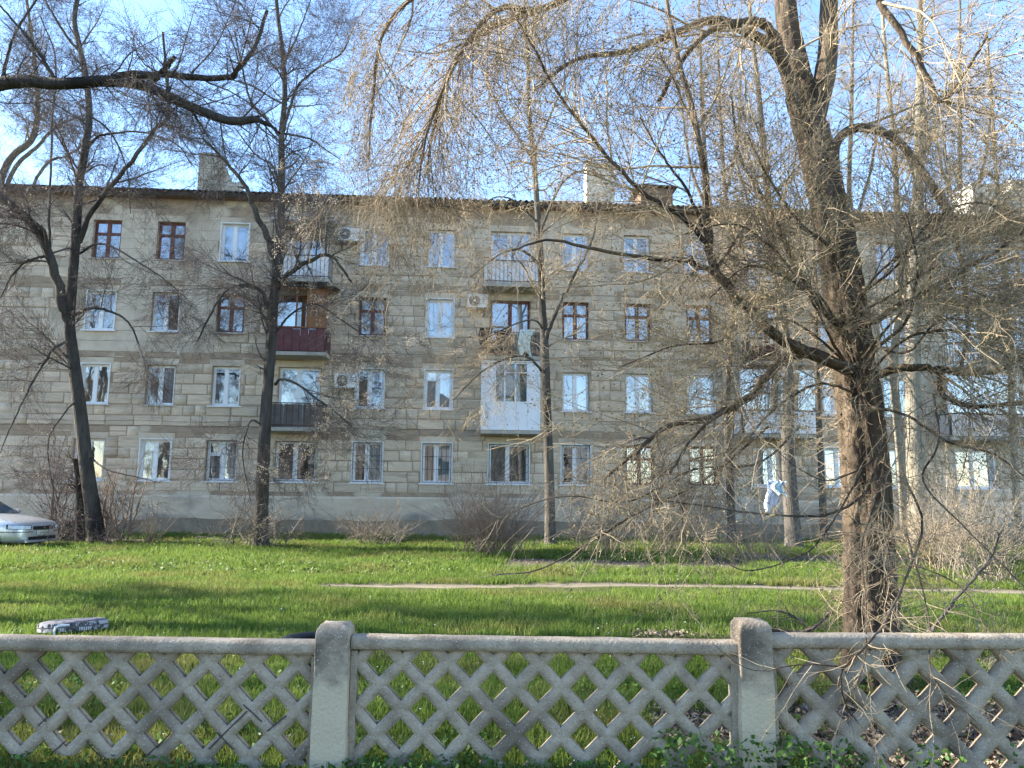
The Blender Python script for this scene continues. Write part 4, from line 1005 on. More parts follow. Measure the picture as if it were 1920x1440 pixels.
class Tree:
    def __init__(s, label, base, barkm, twigm, seed, cat='tree', group=None, name='bare_tree'):
        s.o = empty(name, (base[0], base[1], 0), 0, label=label, cat=cat, group=group); s.off = np.array([base[0], base[1], 0.]); s.bm, s.tm = barkm, twigm; s.g = np.random.default_rng(seed); s.P = []; s.R = []; s.tw = []; s.seed = seed; s.NL = 28
    def limb(s, px, r0, r1, name='limb', K=12, amp=.07, n=None, world=False, pw=1.0):
        pts = catmull(px if world else PX(px), n or s.NL); N_ = len(pts); rad = r0+(r1-r0)*np.linspace(0, 1, N_)**pw
        if name != 'trunk' and n is None:
            pts[1:] += s.g.normal(size=(N_-1, 3))*(rad[1:, None]*.25)
        if name == 'trunk': rad = rad*(1+.45*np.exp(-(pts[:, 2]-pts[0, 2])/.3))
        V, Q = barktube(pts, rad, K, s.seed+len(s.P), amp)
        link(name, npmesh(name, V-s.off, Q, s.bm, True), s.o)
        q = catmull(pts, s.NL); s.P.append(q); s.R.append(np.interp(np.linspace(0, 1, s.NL), np.linspace(0, 1, N_), rad))
        return s
    def skel(s): return np.array(s.P), np.array(s.R)
    def add(s, PR, K=3): s.tw.append((*tubes(*PR, K, s.g), PR)); return PR
    def finish(s, name='twigs'):
        V, Q, n = [], [], 0
        for v, q, _ in s.tw: V.append(v); Q.append(q+n); n += len(v)
        tag(link(name, npmesh(name, np.concatenate(V)-s.off, np.concatenate(Q), s.tm, False), s.o), kind='stuff')
    def scatter(s, PR, n, srcs, sc=(.7, 1.3), ang=(20, 65), t=(.1, 1), name='sprays', droop=0, bias=None):
        Pp, Rp = PR; g = s.g; M_, Np, _ = Pp.shape; i = g.integers(0, M_, n); tt = (t[0]+(t[1]-t[0])*g.random(n))*(Np-1); k_ = np.minimum(tt.astype(int), Np-2); f = (tt-k_)[:, None]
        p = Pp[i, k_]*(1-f)+Pp[i, k_+1]*f; T = norm(Pp[i, k_+1]-Pp[i, k_]); pe = norm(np.cross(T, g.normal(size=(n, 3)))); a = np.radians(ang[0]+(ang[1]-ang[0])*g.random(n))[:, None]
        d = norm(np.cos(a)*T+np.sin(a)*pe+np.array([0, 0, droop])+(0 if bias is None else np.array(bias)))
        rot = np.stack([g.random(n)*6.28, -np.arcsin(np.clip(d[:, 2], -1, 1)), np.arctan2(d[:, 1], d[:, 0])], -1)
        instancer(name, s.o, p, rot, sc[0]+(sc[1]-sc[0])*g.random(n), srcs, g, s.off)
    def buds(s, PR, n, size, mat, name='buds', flat=0., t=(.2, 1), clump=1, spread=.01, seed=0):
        Pp, _ = PR; g = s.g; i = g.integers(0, len(Pp), n); tt = (t[0]+(t[1]-t[0])*g.random(n))*(Pp.shape[1]-1); k_ = np.minimum(tt.astype(int), Pp.shape[1]-2); f = (tt-k_)[:, None]
        p = Pp[i, k_]*(1-f)+Pp[i, k_+1]*f; p = np.repeat(p, clump, 0)+g.normal(size=(n*clump, 3))*spread
        V, Q, T = leaves(p, size, s.seed+seed, flat)
        tag(link(name, npmesh(name, V-s.off, Q, mat, False, T), s.o), kind='stuff')
bark = lambda nm, a, b_, c3=None, **k: pm(nm, a, b_, 9, .95, .9, 22, (1, 1, .22), c3=c3, coords='World', spec=.1, bdist=.03, **k)
M['barkbig'] = bark('furrowed_elm_bark', (.055, .042, .031), (.185, .14, .098), (.035, .027, .021))
M['barkdark'] = bark('dark_bark', (.045, .04, .035), (.10, .088, .075), (.03, .026, .024))
M['barkgrey'] = bark('grey_bark', (.07, .062, .052), (.14, .122, .10), (.045, .04, .034))
M['barkpale'] = bark('pale_bark', (.20, .175, .13), (.30, .265, .20), (.12, .10, .08))
M['twigtan'] = pm('tan_twigs', (.46, .36, .23), (.29, .22, .14), 6, .9, 0, coords='World', c3=(.12, .09, .07), s3=1.5)
M['twigdark'] = pm('dark_twigs', (.075, .06, .055), (.13, .10, .085), 5, .9, 0, coords='World')
M['twiggrey'] = pm('grey_twigs', (.27, .225, .17), (.165, .135, .10), 5, .9, 0, coords='World')
M['twigred'] = pm('russet_twigs', (.17, .12, .09), (.27, .20, .14), 5, .9, 0, coords='World')
M['bud'] = pm('brown_buds', (.22, .16, .08), (.38, .30, .155), 8, .8, 0, coords='World', tint=.3, c3=(.30, .26, .10), s3=1.2)
M['samara'] = pm('papery_seed_wings', (.50, .40, .28), (.66, .56, .42), 8, .8, 0, coords='World', tint=.3, trans=.3)

# --- the big old elm at the right
E = Tree('massive furrowed old tree with drooping tan twigs, just behind the fence at the right', P(1635, 1262, 6.9), M['barkbig'], M['twigtan'], 31)
tb = P(1636, 1262, 6.9); tb[2] = -.15
E.limb([tb]+PX([(1634, 1180, 6.9), (1630, 1050, 6.9), (1622, 900, 6.9), (1610, 760, 6.9), (1592, 620, 6.9), (1572, 480, 6.9), (1548, 360, 6.9), (1522, 250, 6.95), (1500, 160, 7.0)]), .215, .135, 'trunk', 72, .21, 220, True, .8)
def EL(lst, r0, r1, **k): E.limb(lst, r0, r1, **k)
EL([(1505, 175, 7), (1490, 110, 7), (1475, 30, 7), (1468, -80, 7.1), (1460, -260, 7.2)], .125, .08, K=24, n=50)
EL([(1522, 240, 6.95), (1545, 150, 6.9), (1553, 80, 6.9), (1556, -20, 6.9), (1580, -220, 6.8)], .105, .07, K=24, n=50)
EL([(1530, 300, 6.95), (1490, 190, 6.8), (1460, 105, 6.7), (1405, 62, 6.6), (1340, 38, 6.6), (1270, 60, 6.7), (1180, 95, 6.8), (1080, 112, 6.9), (1000, 170, 7)], .066, .014, K=16, n=50)
EL([(1475, 120, 6.7), (1445, 55, 6.6), (1415, 38, 6.4), (1380, 45, 6.3), (1335, 55, 6.2), (1280, 110, 6.2), (1235, 190, 6.3)], .05, .018, K=10)
EL([(1468, -60, 7.1), (1300, -90, 7), (1140, -40, 6.9), (1010, 20, 6.8), (900, 62, 6.8), (845, 130, 6.8), (815, 230, 6.9), (800, 320, 6.9)], .05, .009, K=10)
EL([(1010, 20, 6.8), (930, 20, 6.6), (870, 90, 6.4), (835, 160, 6.3), (800, 250, 6.3), (785, 350, 6.3)], .03, .008, K=8)
EL([(1140, -40, 6.9), (980, -60, 7.3), (800, -20, 7.6), (720, 60, 7.8), (700, 180, 7.9), (690, 300, 8)], .04, .008, K=8)
EL([(1566, 330, 6.9), (1566, 275, 6.8), (1590, 245, 6.75), (1630, 240, 6.7), (1680, 262, 6.65), (1722, 310, 6.6), (1765, 380, 6.6), (1810, 430, 6.6), (1850, 460, 6.6)], .047, .024, K=14, n=40)
EL([(1640, -60, 5.9), (1655, 10, 5.9), (1700, 75, 5.9), (1740, 150, 5.9), (1760, 190, 5.9), (1795, 160, 5.8), (1850, 70, 5.7)], .035, .01, K=9)
EL([(1556, -20, 6.9), (1600, -80, 6.6), (1640, -60, 5.9)], .05, .035, K=9)
EL([(1722, 310, 6.6), (1770, 380, 6.5), (1800, 480, 6.4), (1815, 600, 6.3), (1800, 690, 6.2)], .03, .012, K=8)
# low arching limbs
EL([(1605, 700, 6.8), (1540, 672, 6.6), (1470, 640, 6.4), (1400, 578, 6.2), (1345, 515, 6.1), (1328, 440, 6.0), (1322, 330, 6), (1290, 180, 6), (1255, 30, 6), (1240, -60, 6)], .055, .014, K=10)
EL([(1345, 515, 6.1), (1290, 490, 6), (1220, 485, 5.9), (1130, 470, 5.8), (1030, 450, 5.7), (960, 470, 5.7)], .024, .007, K=7)
EL([(1330, 460, 6.0), (1270, 400, 5.9), (1200, 355, 5.8), (1120, 270, 5.7), (1050, 180, 5.6), (1000, 90, 5.6), (960, 20, 5.6)], .022, .007, K=7)
EL([(1328, 450, 6), (1290, 360, 5.9), (1240, 290, 5.8), (1200, 220, 5.7)], .016, .005, K=7)
EL([(1590, 640, 6.8), (1530, 560, 6.5), (1480, 470, 6.3), (1450, 400, 6.2), (1390, 300, 6.2), (1370, 170, 6.2)], .03, .008, K=7)
EL([(1600, 690, 6.8), (1500, 660, 6.6), (1440, 700, 6.5), (1400, 745, 6.4), (1330, 785, 6.3), (1250, 800, 6.2), (1190, 850, 6.1), (1130, 900, 6)], .05, .01, K=9)
EL([(1400, 745, 6.4), (1320, 800, 6.2), (1260, 880, 6.1), (1225, 960, 6)], .018, .005, K=7)
EL([(1625, 705, 6.8), (1700, 690, 6.6), (1760, 692, 6.5), (1820, 700, 6.4), (1880, 690, 6.3), (1960, 640, 6.2)], .04, .016, K=9)
EL([(1760, 692, 6.5), (1765, 735, 6.4), (1800, 757, 6.3), (1860, 762, 6.2), (1960, 750, 6.1)], .026, .014, K=9)
EL([(1600, 620, 6.8), (1680, 580, 6.5), (1780, 520, 6.2), (1870, 470, 6), (1960, 400, 5.8)], .03, .01, K=7)
EL([(1590, 560, 6.8), (1560, 470, 6.2), (1500, 420, 5.9), (1440, 330, 5.7), (1400, 250, 5.6)], .02, .006, K=7)
EL([(1610, 740, 6.8), (1640, 660, 6.3), (1700, 600, 6.0), (1720, 500, 5.8), (1700, 400, 5.8)], .018, .006, K=7)
for l, r0 in (([(1600, 700, 6.8), (1560, 640, 6.4), (1520, 560, 6.1), (1470, 520, 6), (1400, 500, 5.9), (1330, 560, 5.9)], .014),
              ([(1610, 680, 6.8), (1660, 620, 6.3), (1720, 560, 6.0), (1800, 540, 5.8), (1880, 570, 5.7)], .014),
              ([(1615, 720, 6.8), (1690, 640, 6.2), (1790, 620, 5.9), (1860, 650, 5.8), (1930, 700, 5.7)], .014),
              ([(1600, 650, 6.8), (1540, 560, 6.3), (1480, 500, 6.1), (1420, 440, 6), (1360, 420, 5.9), (1280, 440, 5.9)], .013),
              ([(1610, 740, 6.8), (1540, 720, 6.4), (1460, 760, 6.2), (1380, 840, 6.1), (1300, 860, 6)], .013),
              ([(1590, 600, 6.8), (1640, 520, 6.3), (1700, 470, 6.1), (1760, 440, 6), (1850, 460, 5.9)], .012),
              ([(1620, 760, 6.8), (1700, 780, 6.4), (1780, 830, 6.2), (1860, 850, 6.1), (1930, 900, 6)], .014),
              ([(1600, 560, 6.8), (1680, 500, 6.3), (1740, 420, 6.1), (1820, 380, 6), (1910, 400, 5.9)], .013),
              ([(1612, 640, 6.8), (1700, 660, 6.3), (1760, 600, 6.1), (1840, 600, 6), (1930, 560, 5.9)], .012),
              ([(1600, 590, 6.8), (1660, 560, 6.4), (1720, 520, 6.2), (1770, 500, 6.1), (1850, 520, 6.0)], .012),
              ([(1600, 690, 6.8), (1500, 610, 6.3), (1440, 600, 6.1), (1350, 640, 6), (1260, 650, 5.9), (1160, 690, 5.9)], .013)):
    E.limb(l, r0, r0*.4, name='bough', K=6, amp=.05)
# pale shoots that hang to the fence
SH0 = len(E.P)
for l, r0 in (([(1650, 850, 6.6), (1620, 925, 6.3), (1560, 962, 6.1), (1490, 968, 6), (1410, 962, 5.9), (1330, 950, 5.8), (1220, 935, 5.7)], .013),
              ([(1690, 880, 6.5), (1730, 980, 6.0), (1700, 1080, 5.4), (1660, 1165, 4.9), (1620, 1215, 4.5), (1580, 1256, 4.45), (1578, 1290, 4.45), (1590, 1330, 4.45), (1606, 1352, 4.5)], .010),
              ([(1660, 850, 6.5), (1645, 930, 6.2), (1618, 1010, 5.8), (1618, 1070, 5.4), (1624, 1150, 4.9), (1620, 1240, 4.5), (1598, 1300, 4.5)], .008),
              ([(1580, 1250, 4.45), (1500, 1246, 4.5), (1430, 1258, 4.5), (1385, 1245, 4.5), (1338, 1208, 4.5)], .005),
              ([(1700, 1000, 5.6), (1740, 1150, 5.0), (1744, 1250, 4.55), (1765, 1290, 4.5), (1800, 1325, 4.5), (1830, 1352, 4.5)], .006),
              ([(1440, 800, 6.2), (1320, 900, 5.9), (1200, 960, 5.8), (1100, 1020, 5.7), (1010, 1068, 5.7), (930, 1078, 5.7)], .011),
              ([(1620, 880, 6.3), (1540, 1010, 5.9), (1480, 1050, 5.8), (1400, 1070, 5.7), (1340, 1040, 5.7)], .008),
              ([(1280, 945, 5.8), (1282, 1010, 5.7), (1300, 1060, 5.6), (1330, 1100, 5.5)], .006),
              ([(1750, 740, 6.4), (1760, 830, 6.1), (1730, 900, 5.9), (1800, 980, 5.7), (1880, 1060, 5.6), (1940, 1120, 5.6)], .01),
              ([(1680, 800, 6.6), (1640, 860, 6.3), (1560, 900, 6.1), (1500, 880, 6.0), (1440, 830, 5.9)], .008),
              ([(1640, 1100, 5.2), (1700, 1060, 5.0), (1800, 1100, 4.9), (1850, 1180, 4.8), (1900, 1230, 4.6)], .006),
              ([(1500, 800, 6.3), (1420, 870, 6.1), (1300, 880, 6), (1180, 940, 5.9), (1060, 930, 5.8), (960, 960, 5.8), (900, 1000, 5.8)], .009)):
    E.limb(l, r0, r0*.35, name='shoot', K=6, amp=.05)
Pk, Rk = E.skel()
g = E.g
wA = np.ones(len(Pk)); wA[0] = 0.15; wA[SH0:] = .5
up = slice(3, SH0)
# secondary boughs
a1 = E.add(grow(Pk[1:SH0], Rk[1:SH0], 130, g, (.12, 1), (25, 65), (.7, 1.9), 10, .5, .014, grav=-.03, wig=.13, curl=.05), 4)
# weeping strands from the high crown to the left
hi = Pk[[3, 5, 6, 7]]; hr = Rk[[3, 5, 6, 7]]
w1 = E.add(grow(hi, hr, 150, g, (.2, 1), (15, 60), (.9, 2.3), 12, .5, .006, grav=-.13, wig=.09, bias=(-.35, 0, -.1)), 3)
w2 = E.add(grow(*w1, 900, g, (.08, 1), (20, 60), (.2, .7), 7, .6, .003, tip=.5, grav=-.06, wig=.14), 3)
b1 = E.add(grow(*a1, 2000, g, (.1, 1), (25, 65), (.2, .8), 6, .6, .0035, tip=.45, grav=-.02, wig=.16), 3)
low = list(range(14, SH0))
d1 = E.add(grow(Pk[low+[8, 9]], Rk[low+[8, 9]], 820, g, (.22, 1), (25, 70), (.5, 2.0), 9, .4, .0055, grav=-.01, wig=.09, curl=.05), 3)
e1_ = E.add(grow(Pk[:1], Rk[:1]*1.0, 1000, g, (.04, .66), (50, 95), (.15, .9), 8, .05, .0045, grav=-.10, wig=.22, curl=.2), 3)
e2_ = E.add(grow(*e1_, 1500, g, (.2, 1), (30, 80), (.08, .4), 5, .7, .0026, tip=.5, wig=.2, curl=.1), 3)
s1 = E.add(grow(Pk[SH0:], Rk[SH0:], 230, g, (.1, 1), (25, 65), (.15, .8), 7, .6, .004, grav=-.02, wig=.13, curl=.08), 3)
s2 = E.add(grow(*s1, 420, g, (.2, 1), (30, 70), (.05, .25), 4, .7, .0022, tip=.6, wig=.2), 3)
E.finish()
SE = sprays('elm', .40, 7, .0026, 15, .0085, M['twigtan'], M['bud'])
SW = sprays('weep', .42, 5, .0022, 16, .0065, M['twigtan'], M['bud'])
both = (np.concatenate([w2[0]]), w2[1])
E.scatter(w1, 900, SW, droop=-.4, name='weeping_sprays'); E.scatter(w2, 1000, SW, droop=-.5, name='weeping_sprays')
E.scatter(b1, 1500, SE, name='sprays'); E.scatter(d1, 3500, SE, (.5, 1.2), name='sprays')

# --- generic builder for the smaller trees by the house
def gtree(T, nums, l1=(1, 3), l2=(.5, 1.4), l3=(.25, .7), grav=-.02, wt=None, thick=1., dr=(25, 65), k1=None, tmin=.25, sp='dark', dens=1.0):
    Pk, Rk = T.skel(); g = T.g
    a = T.add(grow(Pk, Rk, nums[0], g, (tmin, 1), dr, l1, 10, .45, .045*thick, grav=grav+.02, wig=.13, w=wt), 5)
    b_ = T.add(grow(*a, nums[1], g, (.12, 1), (25, 60), l2, 8, .5, .016*thick, grav=grav, wig=.13, tip=.35), 3)
    bb = T.add(grow(*b_, nums[1], g, (.1, 1), (25, 60), l3, 6, .6, .0075*thick, tip=.5, grav=grav, wig=.15), 3)
    tm, bm = {'dark': (M['twigdark'], M['bud']), 'tan': (M['twigtan'], M['bud']), 'grey': (M['twiggrey'], M['bud'])}[sp]
    S_ = sprays('far'+sp, .75, 9, .0055*min(thick, 1.1), 7, .010, tm, bm)
    T.scatter(b_, int(nums[2]*.17*dens), S_); T.scatter(bb, int(nums[2]*.17*dens), S_)
    return a, b_, bb, bb
def gb(px, py, y): p = P(px, py, y); p[2] = -.1; return p
# left, double stem
T1 = Tree('dark leaning tree that forks into two stems, beside the silver car', gb(186, 1020, 23), M['barkdark'], M['twigdark'], 41)
T1.limb([gb(186, 1020, 23)]+PX([(178, 980, 23), (163, 880, 23), (150, 770, 23), (138, 680, 23), (130, 610, 23), (134, 540, 23), (142, 450, 23), (148, 350, 23), (158, 290, 23), (167, 220, 23), (162, 150, 23), (150, 90, 23), (140, 30, 23), (160, -60, 23)]), .23, .06, 'trunk', 28, .07, 110, True, .8)
for l, r0, r1 in (([(130, 605, 23), (115, 560, 22.8), (92, 480, 22.5), (65, 425, 22.3), (35, 395, 22), (0, 368, 21.8), (-60, 330, 21.5)], .15, .09),
                  ([(95, 490, 22.6), (88, 450, 22.4), (75, 425, 22.2), (40, 408, 22), (-10, 405, 21.8)], .07, .04),
                  ([(148, 455, 23), (165, 410, 22.8), (200, 360, 22.5), (240, 310, 22.2), (285, 250, 22), (315, 215, 22), (313, 150, 22), (305, 60, 22)], .085, .035),
                  ([(142, 590, 23), (175, 577, 22.6), (215, 587, 22.3), (245, 610, 22.1), (262, 650, 22)], .05, .02),
                  ([(150, 475, 23), (180, 458, 22.5), (215, 465, 22.2), (265, 495, 22), (310, 525, 21.8), (350, 560, 21.6)], .04, .015),
                  ([(160, 280, 23), (185, 255, 22.7), (220, 250, 22.5), (265, 248, 22.3), (330, 270, 22), (360, 310, 22)], .045, .016),
                  ([(165, 215, 23), (200, 240, 22.8), (225, 280, 22.6), (240, 330, 22.5), (245, 400, 22.4)], .035, .012),
                  ([(85, 480, 22.5), (50, 490, 22.2), (20, 520, 22), (0, 560, 21.8)], .045, .02),
                  ([(95, 492, 22.6), (92, 430, 22.9), (94, 350, 23.2), (98, 230, 23.4), (104, 110, 23.5), (75, 30, 23.5)], .045, .02),
                  ([(135, 640, 23), (100, 655, 22.4), (60, 720, 22), (20, 800, 21.6), (0, 850, 21.5)], .05, .012),
                  ([(148, 745, 23), (120, 775, 22.6), (90, 830, 22.3), (100, 920, 22.1), (108, 990, 22)], .03, .012),
                  ([(168, 855, 23), (200, 880, 22.5), (260, 895, 22.2), (300, 905, 22)], .03, .01),
                  ([(152, 100, 23), (120, 60, 22.8), (90, 10, 22.6), (60, -60, 22.4)], .05, .02)):
    T1.limb(l, r0, r1, K=9)
a, b_, c, d = gtree(T1, (120, 1200, 9500, 9000), thick=.8, dens=1.5)
T1.finish(); T1.buds(c, 4500, .017, M['samara'], 'seeds', clump=1, spread=.03)
# second tree
T2 = Tree('dark straight tree in front of the balconies at the left, hung with papery seeds', gb(489, 1026, 22), M['barkdark'], M['twigdark'], 43)
T2.limb([gb(489, 1026, 22)]+PX([(490, 960, 22), (494, 860, 22), (500, 750, 22), (508, 650, 22), (514, 560, 22), (523, 470, 22), (527, 400, 22), (528, 320, 22), (528, 250, 22), (534, 180, 22), (530, 100, 22), (520, 20, 22), (515, -60, 22)]), .205, .045, 'trunk', 28, .06, 100, True, .8)
for l, r0, r1 in (([(516, 490, 22), (500, 440, 21.8), (480, 400, 21.6), (460, 350, 21.5), (420, 300, 21.4), (380, 260, 21.3)], .11, .03),
                  ([(518, 540, 22), (545, 510, 21.6), (580, 490, 21.3), (620, 480, 21.2), (660, 530, 21)], .09, .03),
                  ([(505, 580, 22), (490, 548, 21.7), (465, 536, 21.4), (430, 540, 21.2), (400, 580, 21), (370, 640, 21)], .07, .02),
                  ([(516, 720, 22), (530, 711, 21.8), (560, 722, 21.6), (590, 745, 21.4), (620, 765, 21.3), (660, 800, 21.1)], .045, .016),
                  ([(528, 260, 22), (500, 225, 21.8), (470, 190, 21.6), (455, 130, 21.5), (440, 60, 21.4)], .05, .02),
                  ([(530, 250, 22), (545, 200, 21.8), (560, 160, 21.6), (600, 125, 21.5), (640, 100, 21.4), (660, 60, 21.4)], .05, .018),
                  ([(530, 250, 22), (580, 260, 21.7), (610, 280, 21.5), (640, 300, 21.4)], .035, .012),
                  ([(525, 350, 22), (510, 310, 21.8), (480, 290, 21.6), (440, 240, 21.5)], .04, .014),
                  ([(610, 480, 21.2), (612, 440, 21.2), (618, 400, 21.2)], .03, .01),
                  ([(520, 620, 22), (545, 590, 21.7), (590, 570, 21.5), (640, 600, 21.3), (700, 640, 21.2)], .035, .012),
                  ([(528, 130, 22), (560, 60, 21.7), (590, -20, 21.6)], .035, .012),
                  ([(495, 800, 22), (470, 790, 21.6), (455, 850, 21.4), (470, 940, 21.2)], .03, .01)):
    T2.limb(l, r0, r1, K=9)
a, b_, c, d = gtree(T2, (110, 1200, 9000, 8500), thick=.8, dens=1.5)
T2.finish()
right = c[0][:, 0, 0] > P(530, 500, 22)[0]; zlow = c[0][:, 0, 2] < P(500, 300, 22)[2]
kk = np.nonzero(right & zlow)[0]; T2.buds((c[0][kk], c[1][kk]), 13000, .022, M['samara'], 'seeds', clump=1, spread=.05); T2.buds(c, 2500, .018, M['samara'], 'seeds', clump=1, spread=.03, seed=3)
# third tree, centre
T3 = Tree('tall grey tree in the middle, to the right of the white enclosed balcony', gb(1032, 1005, 24), M['barkgrey'], M['twigtan'], 47)
T3.limb([gb(1032, 1005, 24)]+PX([(1030, 900, 24), (1026, 780, 24), (1022, 660, 24), (1016, 560, 24), (1012, 460, 24), (1006, 370, 24), (1000, 290, 24), (992, 210, 24), (990, 120, 24), (985, 40, 24), (980, -60, 24)]), .165, .045, 'trunk', 26, .06, 100, True, .8)
for l, r0, r1 in (([(1022, 640, 24), (1045, 580, 23.6), (1075, 520, 23.3), (1110, 450, 23), (1120, 380, 23)], .08, .025),
                  ([(1012, 440, 24), (1050, 350, 23.6), (1090, 320, 23.4), (1150, 330, 23.2), (1200, 300, 23)], .05, .015),
                  ([(1000, 290, 24), (1030, 220, 23.6), (1060, 150, 23.4), (1100, 60, 23.2)], .05, .015),
                  ([(1000, 300, 24), (960, 240, 23.6), (930, 190, 23.4), (905, 120, 23.2)], .05, .015),
                  ([(1010, 420, 24), (970, 380, 23.6), (930, 370, 23.4), (880, 400, 23.2)], .04, .012),
                  ([(1015, 500, 24), (980, 470, 23.6), (940, 475, 23.3), (880, 520, 23)], .05, .015),
                  ([(1020, 700, 24), (990, 670, 23.6), (950, 672, 23.3), (900, 700, 23.1), (850, 750, 23)], .05, .014),
                  ([(1022, 620, 24), (1000, 600, 23.6), (960, 610, 23.3), (900, 640, 23)], .04, .012)):
    T3.limb(l, r0, r1, K=8)
a, b_, c, d = gtree(T3, (80, 900, 5500, 6000), thick=.8, sp='tan'); T3.finish(); T3.buds(c, 1200, .012, M['bud'], clump=2, spread=.03)
# trees at the right in front of the house
def simple(label, pts, y, r0, r1, limbs, bk, tw, seed, nums, group=None, behind=False, thick=.8, cat='tree', tmin=.3, **k):
    base = P(pts[0][0], pts[0][1], y); base[2] = -.1
    T = Tree(label, base, bk, tw, seed, group=group, cat=cat); T.limb([base]+PX([(a, b_, y) for a, b_ in pts[1:]]), r0, r1, 'trunk', 18, .05, 80, True, .9)
    for l, a, b_ in limbs: T.limb([(q[0], q[1], q[2] if len(q) > 2 else y) for q in l], a, b_, K=7)
    r_ = gtree(T, nums, thick=thick, tmin=tmin, sp='grey' if tw is M['twiggrey'] else 'tan', dens=.9, **k); T.finish(); return T, r_
simple('pale-barked slender tree right of the massive trunk', [(1722, 990), (1716, 860), (1712, 700), (1713, 560), (1720, 430), (1722, 300), (1724, 180), (1726, 60), (1724, -60)], 24, .30, .07,
       [([(1713, 560), (1740, 480, 23.7), (1760, 400, 23.4), (1790, 300, 23)], .05, .02), ([(1722, 300), (1760, 220, 23.6), (1800, 120, 23.2)], .05, .02), ([(1722, 350), (1690, 270, 23.6), (1660, 170, 23.4)], .05, .02)], M['barkpale'], M['twigtan'], 51, (50, 600, 3000, 4000))
simple('thin crooked pale tree just right of the massive trunk', [(1700, 1000), (1690, 860), (1676, 690), (1688, 560), (1682, 440), (1680, 330), (1672, 220), (1660, 100), (1650, -40)], 25.5, .17, .05,
       [([(1680, 330), (1710, 240), (1730, 140)], .04, .015), ([(1676, 690), (1650, 600), (1640, 500)], .04, .015)], M['barkpale'], M['twigtan'], 52, (40, 450, 2200, 3000))
simple('dark trunked tree behind the lilac rag', [(1488, 995), (1480, 900), (1477, 800), (1478, 700), (1468, 600), (1450, 480), (1438, 350), (1425, 200), (1410, 60), (1400, -40)], 24, .24, .05,
       [([(1468, 600), (1500, 500), (1530, 380)], .06, .02), ([(1450, 480), (1410, 400), (1380, 300)], .05, .02)], M['barkgrey'], M['twigtan'], 53, (60, 700, 3200, 4000))
simple('slim grey tree left of the white enclosed balcony at the right', [(1372, 1000), (1368, 880), (1362, 760), (1370, 640), (1376, 500), (1360, 360), (1350, 200), (1345, 60)], 26, .14, .04,
       [([(1376, 500), (1400, 400), (1410, 300)], .04, .012)], M['barkgrey'], M['twigtan'], 54, (40, 450, 2200, 2600))
simple('slim grey tree between the rag and the massive trunk', [(1545, 1000), (1540, 880), (1534, 760), (1530, 640), (1528, 500), (1520, 360), (1515, 200)], 27, .13, .04, [], M['barkgrey'], M['twigtan'], 55, (40, 400, 2000, 2400))
simple('thin pale tree at the right edge of the lawn', [(1910, 1010), (1905, 900), (1898, 780), (1892, 640), (1880, 500), (1870, 360), (1860, 200), (1850, 60)], 25, .12, .04, [], M['barkpale'], M['twigtan'], 56, (50, 500, 2600, 3000))
# trees beyond the roof
simple('bare trees far behind the roof at the left', [(-60, 1000), (-40, 700), (0, 345), (60, 260), (70, 200), (66, 120), (50, 0)], 46, .30, .08,
       [([(-40, 500), (20, 330), (70, 275), (110, 235), (160, 215)], .16, .05), ([(40, 600), (50, 400), (85, 310), (130, 290), (180, 250)], .12, .05)], M['barkgrey'], M['twiggrey'], 61, (60, 500, 2200, 2500), group='bare trees beyond the roof', thick=1.3, tmin=.45)
for k_, (px, ln_) in enumerate(((1330, -.2), (1590, .1), (1800, 0))):
    simple('bare tree rising far behind the roof, %s' % ('left of the massive trunk', 'right beside the massive trunk', 'near the pale chimneys at the right')[k_], [(px, 1000), (px+5, 700), (px+8, 450), (px+20*ln_, 350), (px+60*ln_, 230), (px+80*ln_, 120), (px+100*ln_, 0)], 48, .26, .07,
           [([(px+8, 430), (px+40, 330), (px+55, 240), (px+60, 140)], .12, .05), ([(px+8, 420), (px-30, 330), (px-45, 250), (px-60, 150)], .12, .05)], M['barkgrey'], M['twiggrey'], 62+k_, (40, 380, 1700, 1800), group='bare trees beyond the roof', thick=1.3, tmin=.45)

# --- near overhead bough: its tree stands just outside the frame at the left
T0 = Tree('near tree at the left edge, only its long dark overhanging bough in view', (-10.6, 10.0, 0), M['barkdark'], M['twigdark'], 71)
T0.limb([(-10.6, 10, -.1), (-10.5, 10, 1.5), (-10.2, 10, 3.5), (-9.9, 9.9, 5.5), (-9.7, 9.8, 8), (-9.4, 9.8, 10.5)], .22, .1, 'trunk', 22, .06, 60, True)
T0.limb([(-10.05, 10, 4.6)]+PX([(-160, 200, 10), (-30, 165, 9.8), (40, 152, 9.7), (110, 157, 9.6), (200, 152, 9.5), (262, 158, 9.4), (310, 178, 9.3), (365, 203, 9.2), (430, 226, 9.1), (485, 223, 9)]), .10, .045, 'limb', 14, .1, 70, True)
for l, r0, r1 in (([(200, 156, 9.5), (235, 140, 9.4), (300, 140, 9.2), (360, 145, 9.1), (430, 145, 9), (450, 125, 8.9), (480, 85, 8.8), (500, 20, 8.7)], .055, .02),
                  ([(290, 150, 9.2), (312, 125, 9.1), (328, 107, 9.0)], .035, .028),
                  ([(480, 223, 9), (505, 235, 8.95), (525, 250, 8.9)], .03, .012),
                  ([(110, 160, 9.6), (60, 80, 9.5), (0, 10, 9.4)], .03, .012), ([(0, 160, 9.8), (30, 60, 9.6), (90, -30, 9.5)], .025, .01)):
    T0.limb(l, r0, r1, K=9)
Pk, Rk = T0.skel(); g = T0.g
a = T0.add(grow(Pk[1:], Rk[1:], 75, g, (.1, 1), (30, 80), (.5, 1.7), 9, .35, .012, grav=.02, wig=.12), 4)
b_ = T0.add(grow(*a, 800, g, (.1, 1), (25, 60), (.2, .8), 7, .5, .005, tip=.4, wig=.13), 3)
